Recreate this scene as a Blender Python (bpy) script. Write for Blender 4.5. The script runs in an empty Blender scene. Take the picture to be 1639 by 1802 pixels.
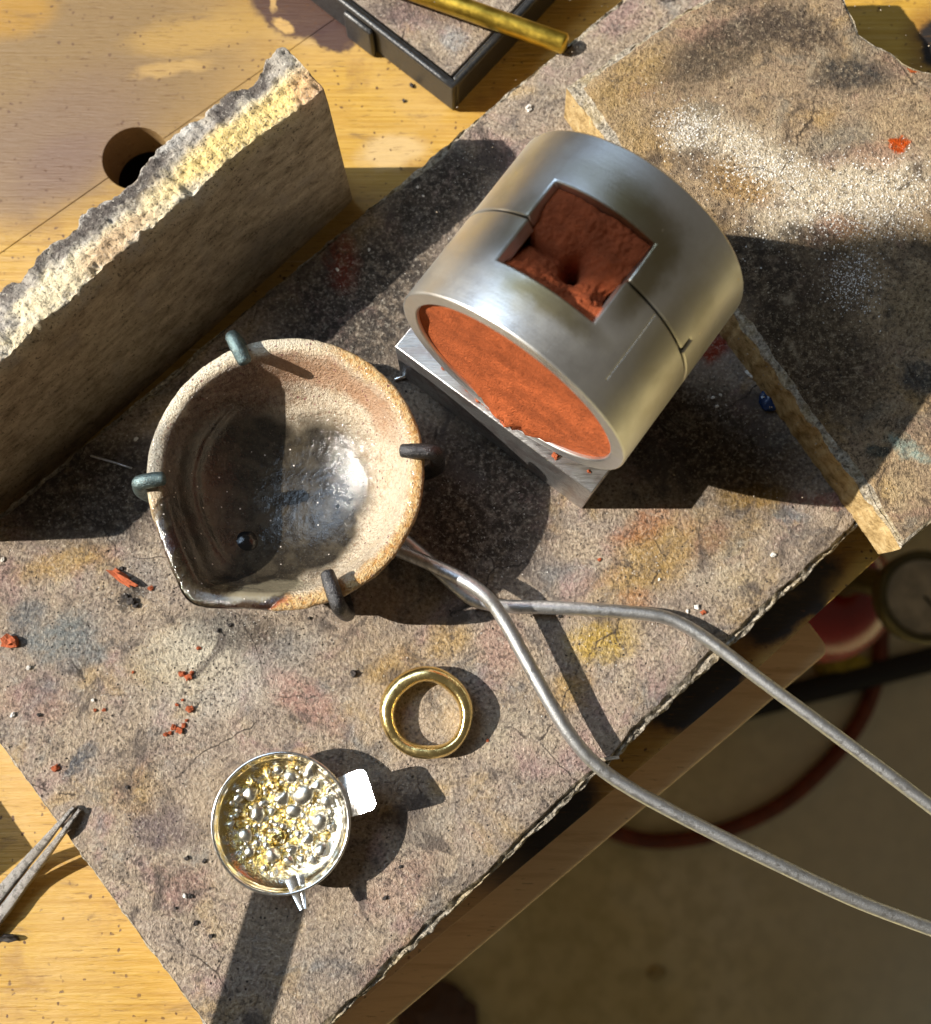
import bpy, bmesh, math, random
from mathutils import Vector, Matrix, noise as mn
R = math.radians
rnd = random.Random(7)
S = 0.001                      # everything below is written in millimetres

# ------------------------------------------------------------------ camera, world, light
scene = bpy.context.scene
COL = scene.collection
F_PX, CAM_H, TILT = 1731.0, 270.0, R(10)      # focal length in photo pixels, height over the bench, tilt from plumb
cam_d = bpy.data.cameras.new('camera'); cam = bpy.data.objects.new('camera', cam_d); COL.objects.link(cam)
cam.location = (0, 0, CAM_H*S); cam.rotation_euler = (TILT, 0, 0)
cam_d.sensor_fit = 'VERTICAL'; cam_d.sensor_height = 36.0; cam_d.lens = F_PX*36.0/1802.0
cam_d.clip_start = 0.01; cam_d.clip_end = 50
cam_d.dof.use_dof = True; cam_d.dof.focus_distance = 0.236; cam_d.dof.aperture_fstop = 15.0
scene.camera = cam
SUN_EL = R(37)
sun_d = bpy.data.lights.new('sun', 'SUN'); sun = bpy.data.objects.new('sun', sun_d); COL.objects.link(sun)
sun_d.energy = 5.0; sun_d.angle = R(0.5); sun_d.color = (1.0, 0.93, 0.82)
sun.rotation_euler = (0, -(math.pi/2 - SUN_EL), 0); sun.location = (-1, 0, 1)
win_d = bpy.data.lights.new('window_light', 'AREA'); win = bpy.data.objects.new('window_light', win_d); COL.objects.link(win)
win_d.shape = 'RECTANGLE'; win_d.size = 0.95; win_d.size_y = 0.8; win_d.energy = 8.0; win_d.color = (0.58, 0.77, 1.0)
win.location = (-0.95, 0.75, 1.45)
win.rotation_euler = (Vector((0, 0.05, 0)) - Vector(win.location)).to_track_quat('-Z', 'Y').to_euler()
world = bpy.data.worlds.new('World'); scene.world = world; world.use_nodes = True
bg = world.node_tree.nodes['Background']; bg.inputs[0].default_value = (1.0, 0.86, 0.66, 1); bg.inputs[1].default_value = 0.055
scene.view_settings.view_transform = 'Standard'; scene.view_settings.look = 'None'
scene.view_settings.exposure = 0.88; scene.view_settings.gamma = 1.0
scene.view_settings.use_curve_mapping = False

def at(px, py, z):
    """point of the place (mm) at height z that the photograph shows at pixel px, py"""
    u = (px - 819.5)/F_PX; v = -(py - 901.0)/F_PX
    c, s = math.cos(TILT), math.sin(TILT)
    d = Vector((u, v*c + s, v*s - c)); t = (z - CAM_H)/d.z
    return Vector((d.x*t, d.y*t, z))

# ------------------------------------------------------------------ material helper
class G:
    def __init__(s, name):
        s.m = bpy.data.materials.new(name); s.m.use_nodes = True
        s.nt = s.m.node_tree; s.N = s.nt.nodes; s.L = s.nt.links
        s.b = s.N['Principled BSDF']
        tc = s.N.new('ShaderNodeTexCoord')
        s.co = s.vscale(tc.outputs['Object'], 1000.0)
    def put(s, sock, v):
        if hasattr(v, 'node'): s.L.new(v, sock)
        elif isinstance(v, (tuple, list)):
            v = tuple(v)
            sock.default_value = v if len(sock.default_value) == len(v) else v + (1.0,)
        else: sock.default_value = v
    def vscale(s, v, k):
        n = s.N.new('ShaderNodeVectorMath'); n.operation = 'SCALE'; s.put(n.inputs[0], v); n.inputs['Scale'].default_value = k
        return n.outputs[0]
    def vop(s, op, a, b):
        n = s.N.new('ShaderNodeVectorMath'); n.operation = op; s.put(n.inputs[0], a); s.put(n.inputs[1], b)
        return n.outputs['Value'] if op in ('LENGTH', 'DISTANCE', 'DOT_PRODUCT') else n.outputs[0]
    def xyz(s, v):
        n = s.N.new('ShaderNodeSeparateXYZ'); s.put(n.inputs[0], v); return n.outputs
    def noise(s, scale, detail=4, rough=0.55, dist=0.0, v=None, col=False):
        n = s.N.new('ShaderNodeTexNoise'); s.put(n.inputs['Vector'], v or s.co)
        n.inputs['Scale'].default_value = scale; n.inputs['Detail'].default_value = detail
        n.inputs['Roughness'].default_value = rough; n.inputs['Distortion'].default_value = dist
        return n.outputs['Color' if col else 'Fac']
    def voro(s, scale, feature='F1', v=None, rand=1.0, out='Distance'):
        n = s.N.new('ShaderNodeTexVoronoi'); n.feature = feature; s.put(n.inputs['Vector'], v or s.co)
        n.inputs['Scale'].default_value = scale; n.inputs['Randomness'].default_value = rand
        return n.outputs[out]
    def math(s, op, a, b=0.0):
        n = s.N.new('ShaderNodeMath'); n.operation = op; s.put(n.inputs[0], a); s.put(n.inputs[1], b); return n.outputs[0]
    def mul(s, a, b): return s.math('MULTIPLY', a, b)
    def add(s, a, b): return s.math('ADD', a, b)
    def step(s, x, lo, hi, a=0.0, b=1.0):
        n = s.N.new('ShaderNodeMapRange'); n.interpolation_type = 'SMOOTHSTEP'; s.put(n.inputs[0], x)
        n.inputs[1].default_value = lo; n.inputs[2].default_value = hi; n.inputs[3].default_value = a; n.inputs[4].default_value = b
        return n.outputs[0]
    def mix(s, f, a, b, mode='MIX'):
        n = s.N.new('ShaderNodeMix'); n.data_type = 'RGBA'; n.blend_type = mode
        s.put(n.inputs[0], f); s.put(n.inputs[6], a); s.put(n.inputs[7], b); return n.outputs[2]
    def ramp(s, f, stops):
        n = s.N.new('ShaderNodeValToRGB'); s.put(n.inputs[0], f); e = n.color_ramp.elements
        while len(e) < len(stops): e.new(0.5)
        for k, (p, c) in enumerate(stops):
            e[k].position = p; e[k].color = (tuple(c) + (1.0,)) if len(c) == 3 else c
        return n.outputs[0]
    def warp(s, amp, scale, v=None, detail=3):
        c = s.noise(scale, detail, v=v, col=True)
        c = s.vop('SUBTRACT', c, (0.5, 0.5, 0.5)); c = s.vscale(c, amp*2)
        return s.vop('ADD', v or s.co, c)
    def blob(s, v, c, r, ang=0.0, soft=0.5):
        n = s.N.new('ShaderNodeMapping'); n.vector_type = 'TEXTURE'; s.put(n.inputs['Vector'], v)
        n.inputs['Location'].default_value = (c[0], c[1], c[2] if len(c) > 2 else 0)
        n.inputs['Rotation'].default_value = (0, 0, ang)
        n.inputs['Scale'].default_value = (r[0], r[1], r[2] if len(r) > 2 else 1e4)
        l = s.vop('LENGTH', n.outputs[0], (0, 0, 0))
        return s.step(l, 1.0 + soft*0.5, 1.0 - soft*0.5)
    def stretch(s, ang, along, across, v=None):
        """coordinates turned so that x runs along ang, then scaled"""
        n = s.N.new('ShaderNodeMapping'); s.put(n.inputs['Vector'], v or s.co)
        n.inputs['Rotation'].default_value = (0, 0, -ang); n.inputs['Scale'].default_value = (along, across, across)
        return n.outputs[0]
    def bump(s, h, dist_mm, strength=1.0, prev=None):
        n = s.N.new('ShaderNodeBump'); n.inputs['Strength'].default_value = strength
        n.inputs['Distance'].default_value = dist_mm*S; s.put(n.inputs['Height'], h)
        if prev: s.L.new(prev, n.inputs['Normal'])
        return n.outputs[0]
    def done(s, color, rough=0.8, metal=0.0, normal=None, coat=None, spec=None):
        s.put(s.b.inputs['Base Color'], color); s.put(s.b.inputs['Roughness'], rough); s.put(s.b.inputs['Metallic'], metal)
        if normal: s.L.new(normal, s.b.inputs['Normal'])
        if coat is not None:
            s.put(s.b.inputs['Coat Weight'], coat[0]); s.put(s.b.inputs['Coat Roughness'], coat[1])
            if normal and len(coat) > 2: s.L.new(coat[2], s.b.inputs['Coat Normal'])
        if spec is not None: s.put(s.b.inputs['Specular IOR Level'], spec)
        return s.m

def lerp(a, b, t): return a + (b - a)*t
def sm(x): x = max(0.0, min(1.0, x)); return x*x*(3 - 2*x)
def fbm(x, y=0.0, z=0.0, o=4):
    return mn.fractal(Vector((x, y, z)), 1.0, 2.0, o)     # about -1..1

# ------------------------------------------------------------------ mesh helper
def link(o, parent=None):
    COL.objects.link(o)
    if parent: o.parent = parent
    return o
def mesh_obj(name, verts, faces, mat, parent=None, smooth=True, sharp=35, mats=None, fmat=None, origin=(0, 0, 0)):
    """verts in mm in the parent's space (or the world's); origin moves the object's own origin there"""
    me = bpy.data.meshes.new(name); o0 = Vector(origin)
    me.from_pydata([tuple((Vector(v) - o0)*S) for v in verts], [], faces); me.validate(); me.update()
    bm = bmesh.new(); bm.from_mesh(me); bmesh.ops.recalc_face_normals(bm, faces=bm.faces); bm.to_mesh(me); bm.free()
    for m in (mats or [mat]): me.materials.append(m)
    if fmat and len(fmat) == len(me.polygons):
        for p, k in zip(me.polygons, fmat): p.material_index = k
    if smooth:
        for p in me.polygons: p.use_smooth = True
        me.set_sharp_from_angle(angle=R(sharp))
        for p in me.polygons:
            if len(p.vertices) > 60: p.use_smooth = False
    o = bpy.data.objects.new(name, me); o.location = o0*S
    return link(o, parent)
def empty(name, loc):
    o = bpy.data.objects.new(name, None); o.location = Vector(loc)*S; o.empty_display_size = 0.01
    return link(o)
def tag(o, label, cat, group=None):
    o['label'] = label; o['category'] = cat
    if group: o['group'] = group
    return o
def bevel(o, w, seg=2, ang=30):
    b = o.modifiers.new('bevel', 'BEVEL'); b.width = w*S; b.segments = seg; b.limit_method = 'ANGLE'; b.angle_limit = R(ang)
    b.harden_normals = False
    return o
def spline(pts, sub=8):
    P = [Vector(p) for p in pts]; out = []
    for i in range(len(P) - 1):
        p0 = P[i-1] if i else P[0]*2 - P[1]; p1, p2 = P[i], P[i+1]; p3 = P[i+2] if i + 2 < len(P) else P[-1]*2 - P[-2]
        for k in range(sub):
            t = k/sub
            out.append(0.5*((2*p1) + (p2 - p0)*t + (2*p0 - 5*p1 + 4*p2 - p3)*t*t + (3*p1 - p0 - 3*p2 + p3)*t**3))
    return out + [P[-1]]
def tube_data(path, rad, seg=14, flat=1.0, closed=False, wob=0.0):
    n = len(path); verts = []; faces = []
    rr = rad if callable(rad) else (lambda t: rad)
    tan = []
    for i in range(n):
        if closed: d = path[(i+1) % n] - path[i-1]
        else: d = path[min(i+1, n-1)] - path[max(i-1, 0)]
        tan.append(d.normalized())
    ref = Vector((0, 0, 1)) if abs(tan[0].z) < 0.9 else Vector((1, 0, 0))
    x = (ref - tan[0]*ref.dot(tan[0])).normalized()
    for i in range(n):
        x = (x - tan[i]*x.dot(tan[i])).normalized(); y = tan[i].cross(x)
        q = rr(i/(n-1))
        for k in range(seg):
            a = 2*math.pi*k/seg
            p = path[i] + (x*math.cos(a)*flat + y*math.sin(a))*q
            if wob: p = p + (x*math.cos(a) + y*math.sin(a))*wob*fbm(p.x*.35, p.y*.35, p.z*.35 + k)
            verts.append(p)
    for i in range(n if closed else n-1):
        j = (i+1) % n
        for k in range(seg):
            l = (k+1) % seg; faces.append((i*seg+k, i*seg+l, j*seg+l, j*seg+k))
    if not closed:
        for e, i in ((0, 0), (1, n-1)):
            # rounded end cap
            base = i*seg; q = rr(i/(n-1)); t = tan[i]*(-1 if e == 0 else 1); prev = base
            for f, h in ((0.8, 0.45), (0.45, 0.7)):
                st = len(verts)
                for k in range(seg): verts.append(path[i] + (verts[base+k] - path[i])*f + t*q*h*0.5)
                for k in range(seg):
                    l = (k+1) % seg; faces.append((prev+k, prev+l, st+l, st+k))
                prev = st
            faces.append(tuple(range(prev, prev+seg)))
    return verts, faces
def tube(name, pts, rad, mat, parent=None, seg=14, sub=8, closed=False, wob=0.0, off=(0, 0, 0)):
    v, f = tube_data(spline(pts, sub) if sub > 1 else [Vector(p) for p in pts], rad, seg, closed=closed, wob=wob)
    return mesh_obj(name, [p - Vector(off) for p in v], f, mat, parent, sharp=60)
def prism(name, outline, z0, z1, mat, parent=None, bev=0.0, off=(0, 0, 0)):
    n = len(outline); off = Vector(off)
    v = [Vector((p[0], p[1], z0)) - off for p in outline] + [Vector((p[0], p[1], z1)) - off for p in outline]
    f = [tuple(range(n))[::-1], tuple(range(n, 2*n))] + [(i, (i+1) % n, n + (i+1) % n, n+i) for i in range(n)]
    o = mesh_obj(name, v, f, mat, parent, sharp=30)
    if bev: bevel(o, bev)
    return o
def box(name, c, ex, ey, hx, hy, z0, z1, mat, parent=None, bev=0.3, off=(0, 0, 0)):
    c = Vector((c[0], c[1])); ex = Vector(ex); ey = Vector(ey)
    return prism(name, [c - ex*hx - ey*hy, c + ex*hx - ey*hy, c + ex*hx + ey*hy, c - ex*hx + ey*hy], z0, z1, mat, parent, bev, off)

# ------------------------------------------------------------------ materials
def w2(px, py, z): p = at(px, py, z); return (p.x, p.y)

def board_material(name, z, blobs, tint=(1, 1, 1), seed=0.0, dark=0.0):
    g = G(name)
    base = g.vop('ADD', g.co, (seed, seed*0.7, 0)) if seed else g.co
    wv = g.warp(3.4, 0.20, detail=6); wv = g.warp(1.3, 1.0, v=wv, detail=3)
    n1 = g.noise(0.040, 6, 0.62, 0.8, v=base); n2 = g.noise(0.12, 6, 0.68, 0.5, v=base); n3 = g.noise(0.40, 5, 0.72, v=base)
    hue = g.N.new('ShaderNodeSeparateColor'); g.put(hue.inputs[0], g.noise(0.060, 5, 0.62, 0.4, v=g.vop('ADD', base, (211, 77, 0)), col=True)); hr, hg, hb = hue.outputs[:3]
    c = g.ramp(n1, [(0.30, (0.26, 0.215, 0.18)), (0.43, (0.47, 0.385, 0.30)), (0.55, (0.38, 0.315, 0.265)), (0.70, (0.51, 0.42, 0.325))])
    c = g.mix(g.step(hr, 0.52, 0.68, 0, 0.60), c, (0.40, 0.27, 0.265))        # mauve-pink
    c = g.mix(g.step(hg, 0.54, 0.70, 0, 0.45), c, (0.54, 0.38, 0.18))        # ochre
    c = g.mix(g.step(hb, 0.55, 0.70, 0, 0.60), c, (0.215, 0.235, 0.245))       # blue-grey
    c = g.mix(g.step(n2, 0.47, 0.30, 0, 0.80), c, (0.155, 0.138, 0.130))
    c = g.mix(g.step(n2, 0.56, 0.72, 0, 0.55), c, (0.64, 0.57, 0.47))
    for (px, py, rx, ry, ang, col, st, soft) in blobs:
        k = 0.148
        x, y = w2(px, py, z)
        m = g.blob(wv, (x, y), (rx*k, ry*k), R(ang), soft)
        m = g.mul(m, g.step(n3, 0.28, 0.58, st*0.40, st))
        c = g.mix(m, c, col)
    # mineral grain: light and dark crumbs of a fraction of a millimetre
    gr = g.noise(1.05, 4, 0.72, v=base); gr2 = g.noise(2.6, 2, 0.6, v=base)
    c = g.mix(g.step(gr, 0.52, 0.66, 0, 0.80), c, g.mix(0.40, g.mix(1.0, c, (1.35, 1.33, 1.30), "MULTIPLY"), (0.78, 0.72, 0.62)))
    c = g.mix(g.mul(g.step(gr, 0.49, 0.36, 0, 0.85), g.step(g.noise(.05, 4, .6, v=g.vop('ADD', base, (5, 90, 0))), .36, .60, .45, 1.0)), c, g.mix(0.84, c, (0.045, 0.037, 0.033)))
    c = g.mix(g.step(g.add(g.mul(n3, .6), g.mul(gr2, .4)), 0.445, 0.36, 0, 0.5), c, (0.06, 0.05, 0.045))
    vd = g.voro(0.40, v=g.warp(0.5, 1.3)); pm = g.step(g.noise(.08, 3), .45, .60); c = g.mix(g.mul(g.step(vd, 0.15, 0.08, 0, 0.9), pm), c, (0.030, 0.026, 0.026))
    soot = g.noise(.075, 6, .66, 1.0, v=g.vop('ADD', base, (400, 30, 0))); c = g.mix(g.step(soot, .54, .68, 0, .80), c, (0.105, 0.088, 0.080)); c = g.mix(g.step(soot, .40, .28, 0, .5), c, (0.56, 0.51, 0.44))
    ck = g.voro(.020, 'DISTANCE_TO_EDGE', v=g.warp(6.0, .06, detail=6)); c = g.mix(g.mul(g.step(ck, .006, .002, 0, .8), g.step(n1, .50, .58)), c, (0.05, 0.04, 0.035))
    vw = g.voro(0.42, v=g.vop('ADD', g.warp(0.5, 1.3), (31, 17, 0))); c = g.mix(g.step(vw, 0.085, 0.045, 0, 0.8), c, (0.80, 0.76, 0.70))
    c = g.mix(1.0, c, tint, 'MULTIPLY'); hs = g.N.new('ShaderNodeHueSaturation'); hs.inputs['Saturation'].default_value = 1.15; g.put(hs.inputs['Color'], c); c = hs.outputs[0]
    h = g.add(g.mul(gr, 1.0), g.add(g.mul(n3, 0.6), g.mul(gr2, 0.35)))
    h = g.add(h, g.step(vd, 0.02, 0.16, -0.35, 0.0))
    nb = g.bump(h, 2.1, 1.0)
    return g.done(c, 0.88, 0.0, nb, spec=0.25)

BLACK = (0.025, 0.023, 0.024); OCHRE = (0.52, 0.33, 0.10); PINK = (0.44, 0.25, 0.22); BLUE = (0.15, 0.19, 0.21)
CREAM = (0.60, 0.53, 0.40); WHITE = (0.74, 0.71, 0.65); RUST = (0.50, 0.20, 0.08); GREY = (0.20, 0.19, 0.19)
main_blobs = [
 (110, 1120, 62, 40, 20, BLUE, .75, .8), (45, 1085, 36, 26, 40, (0.10, 0.12, 0.14), .75, .8), (150, 1160, 40, 18, 30, BLUE, .6, .9),
 (110, 990, 75, 26, 15, OCHRE, .55, 1.0), (60, 1240, 60, 30, 0, PINK, .35, 1.0), (250, 1010, 46, 30, 0, GREY, .5, .9),
 (345, 1135, 70, 40, 20, WHITE, .75, 1.1), (400, 1200, 120, 50, 20, WHITE, .40, 1.2), (330, 1160, 90, 60, 10, CREAM, .6, 1.1), (520, 1130, 50, 30, 0, WHITE, .35, 1.1), (420, 1110, 90, 36, -12, BLACK, .70, 1.0),
 (500, 1150, 60, 30, 20, GREY, .5, .9), (228, 1050, 30, 16, 40, BLACK, .9, .7), (540, 1235, 76, 30, -35, PINK, .6, 1.0),
 (700, 1180, 50, 34, 20, OCHRE, .4, 1.0), (140, 1340, 34, 13, 50, (0.09, 0.10, 0.12), .85, .8), (90, 1200, 60, 26, 30, (0.20, 0.17, 0.17), .4, 1.0),
 (285, 1455, 60, 36, -20, (0.13, 0.10, 0.115), .7, 1.0), (230, 1390, 60, 40, 0, OCHRE, .25, 1.0), (330, 1560, 40, 30, 0, PINK, .35, 1.0),
 (790, 1125, 34, 30, 0, OCHRE, .5, 1.0), (1058, 1128, 60, 34, 10, (0.62, 0.42, 0.10), .7, 1.0), (1000, 1215, 50, 30, 30, OCHRE, .5, 1.0),
 (880, 1140, 40, 50, 0, PINK, .45, 1.0), (960, 1000, 40, 22, 0, GREY, .5, 1.0), (1150, 985, 110, 46, 35, OCHRE, .6, 1.1),
 (1130, 930, 60, 26, 30, RUST, .5, 1.0), (1330, 870, 60, 22, 0, OCHRE, .7, .9), (1450, 880, 60, 14, -6, PINK, .85, .7),
 (1390, 905, 34, 16, -20, BLUE, .7, .8), (1250, 950, 40, 22, 40, (0.28, 0.17, 0.14), .6, .9), (1300, 1010, 60, 40, 40, CREAM, .35, 1.0),
 (1120, 1060, 30, 20, 0, RUST, .4, 1.0), (760, 1455, 60, 26, 40, BLUE, .25, 1.0), (900, 1290, 60, 40, 0, CREAM, .4, 1.0), (700, 1560, 80, 30, 40, PINK, .3, 1.0),
 (560, 1700, 80, 40, 40, GREY, .3, 1.0), (690, 1700, 70, 26, 45, PINK, .3, 1.0), (960, 1190, 70, 26, 55, (0.36, 0.32, 0.28), .5, 1.0),
 # scorched ground, darkened further to paint in the shadows of slab, crucible and mould
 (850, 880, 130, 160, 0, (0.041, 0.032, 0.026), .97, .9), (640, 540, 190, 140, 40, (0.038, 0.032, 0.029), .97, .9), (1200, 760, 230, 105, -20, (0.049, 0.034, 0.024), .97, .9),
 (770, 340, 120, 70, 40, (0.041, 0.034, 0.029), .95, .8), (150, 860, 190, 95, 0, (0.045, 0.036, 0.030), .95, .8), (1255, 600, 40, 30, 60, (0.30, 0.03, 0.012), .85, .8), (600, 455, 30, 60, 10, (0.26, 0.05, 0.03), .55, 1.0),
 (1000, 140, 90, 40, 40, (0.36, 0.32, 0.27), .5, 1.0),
]
right_blobs = [
 (1110, 140, 90, 40, 35, (0.46, 0.35, 0.19), .7, 1.0), (1270, 90, 120, 46, 30, (0.10, 0.085, 0.075), .97, 1.0), (1390, 50, 80, 46, -20, (0.09, 0.075, 0.07), .97, .9),
 (1500, 130, 70, 36, 0, (0.06, 0.06, 0.065), .97, .9), (1230, 200, 40, 24, 0, (0.17, 0.19, 0.19), .55, 1.0), (1085, 230, 60, 60, 0, (0.45, 0.36, 0.23), .5, 1.0),
 (1330, 270, 110, 42, -30, WHITE, .92, 1.2), (1440, 350, 130, 48, 25, WHITE, .90, 1.2), (1560, 330, 100, 56, 20, WHITE, .75, 1.2), (1210, 240, 40, 30, 0, WHITE, .7, 1.0),
 (1480, 250, 60, 30, 20, (0.22, 0.24, 0.25), .6, 1.0), (1300, 320, 60, 34, -20, (0.46, 0.30, 0.12), .5, 1.0), (1540, 275, 50, 26, 0, PINK, .4, 1.0), (1580, 255, 18, 16, 0, (0.62, 0.10, 0.03), .95, .5), (1615, 122, 22, 9, 0, (0.55, 0.13, 0.06), .95, .4),
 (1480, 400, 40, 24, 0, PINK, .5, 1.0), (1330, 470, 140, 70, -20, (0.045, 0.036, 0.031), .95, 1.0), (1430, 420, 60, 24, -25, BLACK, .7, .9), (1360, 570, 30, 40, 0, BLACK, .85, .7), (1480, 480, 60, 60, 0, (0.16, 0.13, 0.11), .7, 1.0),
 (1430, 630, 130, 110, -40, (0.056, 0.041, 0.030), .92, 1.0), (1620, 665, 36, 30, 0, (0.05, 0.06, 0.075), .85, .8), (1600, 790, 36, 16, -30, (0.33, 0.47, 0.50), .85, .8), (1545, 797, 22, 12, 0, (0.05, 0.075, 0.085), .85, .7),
 (1560, 880, 60, 30, 40, CREAM, .3, 1.0), (1620, 550, 60, 60, 0, (0.30, 0.25, 0.18), .6, 1.0),
]
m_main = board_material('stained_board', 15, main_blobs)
m_right = board_material('stained_board_offcut', 30, right_blobs, tint=(0.93, 0.85, 0.72), seed=57.0)
m_tray_board = board_material('stained_tray_board', 12, [(690, 20, 60, 26, 0, (0.13, 0.10, 0.10), .6, 1.0), (800, 70, 30, 26, 0, (0.42, 0.43, 0.44), .7, .8), (780, 20, 40, 30, 0, (0.19, 0.15, 0.15), .6, 1.)], seed=121.0)

def raw_edge():
    g = G('chipped_board_edge')
    n = g.noise(0.9, 4, 0.7); n2 = g.noise(0.12, 3)
    c = g.ramp(n, [(0.30, (0.05, 0.043, 0.037)), (0.44, (0.26, 0.225, 0.175)), (0.60, (0.52, 0.46, 0.37)), (0.75, (0.68, 0.63, 0.54))])
    c = g.mix(g.step(n2, 0.45, 0.65, 0, 0.6), c, g.mix(0.6, c, (0.50, 0.37, 0.16)))
    return g.done(c, 0.95, 0, g.bump(g.add(n, g.mul(g.noise(.35, 4, .7), 1.2)), 1.6), spec=0.2)
m_raw = raw_edge()
def cut_side():
    g = G('board_cut_side')
    n = g.noise(0.35, 5, 0.65); n2 = g.noise(1.6, 3)
    c = g.ramp(n, [(0.3, (0.17, 0.11, 0.04)), (0.5, (0.42, 0.29, 0.13)), (0.7, (0.55, 0.42, 0.22))])
    c = g.mix(g.step(n2, 0.40, 0.28, 0, 0.7), c, (0.07, 0.05, 0.03))
    return g.done(c, 0.9, 0, g.bump(n2, 0.5), spec=0.2)
m_side = cut_side()

WANG = R(38.5)
def wood_material():
    g = G('varnished_bench_wood')
    v = g.stretch(WANG, 0.018, 0.26); n = g.noise(1.0, 6, 0.62, 0.35, v=v)
    vf = g.stretch(WANG, 0.16, 1.5); fl = g.noise(1.0, 3, 0.6, v=vf)
    big = g.noise(0.02, 4, v=g.co)
    c = g.ramp(n, [(0.28, (0.27, 0.14, 0.018)), (0.45, (0.42, 0.245, 0.036)), (0.60, (0.36, 0.20, 0.028)), (0.75, (0.50, 0.305, 0.052))])
    fine = g.noise(1.0, 5, 0.7, 0.15, v=g.stretch(WANG, 0.022, 1.1)); c = g.mix(g.step(fine, .42, .62, .0, .55), c, g.mix(.4, c, (0.66, 0.47, 0.17))); c = g.mix(g.step(fine, .46, .30, 0, .55), c, g.mix(.6, c, (0.26, 0.13, 0.025)))
    c = g.mix(g.step(big, 0.42, 0.62, 0, 0.45), c, (0.46, 0.30, 0.12)); c = g.mix(g.step(g.noise(.045, 5, .65), .54, .70, 0, .65), c, (0.27, 0.145, 0.04))
    wv = g.warp(4.0, 0.09, detail=5); ws = g.warp(1.2, 0.5, v=wv, detail=4)
    def b(px, py, rx, ry, ang, col, st, soft, vv=wv, rz=1e4):
        nonlocal c
        x, y = w2(px, py, 0); m = g.mul(g.blob(vv, (x, y, 0), (rx*.165, ry*.165, rz), R(ang), soft), st); c = g.mix(m, c, col)
    # top left: soft shade put into the wood colour, with some pinkish stain
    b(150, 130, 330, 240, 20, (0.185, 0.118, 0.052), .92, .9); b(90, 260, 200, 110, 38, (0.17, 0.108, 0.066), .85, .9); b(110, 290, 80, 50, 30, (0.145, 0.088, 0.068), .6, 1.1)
    b(340, 60, 110, 40, 10, (0.40, 0.245, 0.06), .6, .9); b(300, 120, 70, 14, 10, (0.44, 0.28, 0.09), .6, .8); b(30, 20, 70, 50, 10, (0.34, 0.18, 0.02), .8, .9)  # paler blobs: patches of reflected light put into the wood colour
    b(690, 268, 60, 36, 10, (0.50, 0.36, 0.18), .75, .7)
    # dark wine-coloured stain beside the tray
    b(545, 20, 100, 68, -20, (0.40, 0.27, 0.12), .7, .5, ws)
    b(525, 12, 92, 60, -20, (0.060, 0.028, 0.022), .97, .25, ws); b(590, 62, 36, 32, 0, (0.055, 0.026, 0.022), .97, .3, ws); b(500, 42, 26, 13, -25, (0.46, 0.29, 0.10), .95, .5, ws); b(475, -5, 7, 30, 5, (0.42, 0.27, 0.10), .9, .5, ws)
    # scorched front edge
    for (px, py, rx, ry) in ((1392, 1052, 105, 44), (1225, 1210, 95, 58), (935, 1462, 125, 62)):
        b(px, py, rx*1.12, ry*1.18, 39, (0.20, 0.085, 0.022), .85, .7, ws); b(px, py, rx, ry, 39, (0.016, 0.014, 0.015), .985, .32, ws)
    b(1655, 75, 60, 75, 0, (0.20, 0.09, 0.02), .8, .8, ws); b(1660, 80, 46, 60, 0, (0.014, 0.013, 0.014), .98, .3, ws)
    b(620, 1760, 260, 60, 39, (0.70, 0.47, 0.28), .9, .9); b(1500, 1020, 50, 30, 39, (0.42, 0.25, 0.05), .6, 1.0)  # first blob: ambient light on the shaded front margin put into the colour
    # pores, flecks, pale scratches along the grain
    c = g.mix(g.mul(g.step(fl, 0.41, 0.31, 0, 0.85), g.step(g.noise(.06, 3), .40, .60, .25, 1.0)), c, g.mix(0.8, c, (0.10, 0.045, 0.01)))
    vd = g.voro(0.34, v=g.warp(1.0, 0.5)); c = g.mix(g.mul(g.step(vd, 0.19, 0.11, 0, 0.95), g.step(g.noise(.05, 3, v=g.vop('ADD', g.co, (70, 0, 0))), .38, .58, .15, 1.0)), c, (0.085, 0.038, 0.016)); gm_ = g.noise(.11, 6, .7, .6, v=g.stretch(WANG, .55, 1.3)); c = g.mix(g.step(gm_, .58, .74, 0, .6), c, (0.13, 0.075, 0.035))
    vs = g.stretch(WANG + 0.06, 0.006, 0.30); sc = g.noise(1.0, 2, 0.5, v=vs); c = g.mix(g.step(sc, 0.685, 0.73, 0, 0.5), c, (0.66, 0.50, 0.30))
    h = g.add(g.mul(fl, 0.7), g.add(g.mul(fine, .5), g.mul(n, 0.5))); nb = g.bump(h, 0.45)
    return g.done(c, g.step(n, 0.3, 0.7, 0.42, 0.60), 0, nb, spec=0.4)
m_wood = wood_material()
def rail_material():
    g = G('pale_rail_wood'); n = g.noise(1.0, 6, 0.62, 0.3, v=g.stretch(WANG, 0.02, 0.30)); fl = g.noise(1.0, 3, 0.6, v=g.stretch(WANG, 0.16, 1.4))
    c = g.ramp(n, [(0.3, (0.60, 0.39, 0.19)), (0.5, (0.78, 0.55, 0.30)), (0.7, (0.70, 0.48, 0.25))])
    c = g.mix(g.step(fl, .36, .28, 0, .6), c, (0.16, 0.08, 0.03))
    return g.done(c, .6, 0, g.bump(fl, .2))

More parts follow.
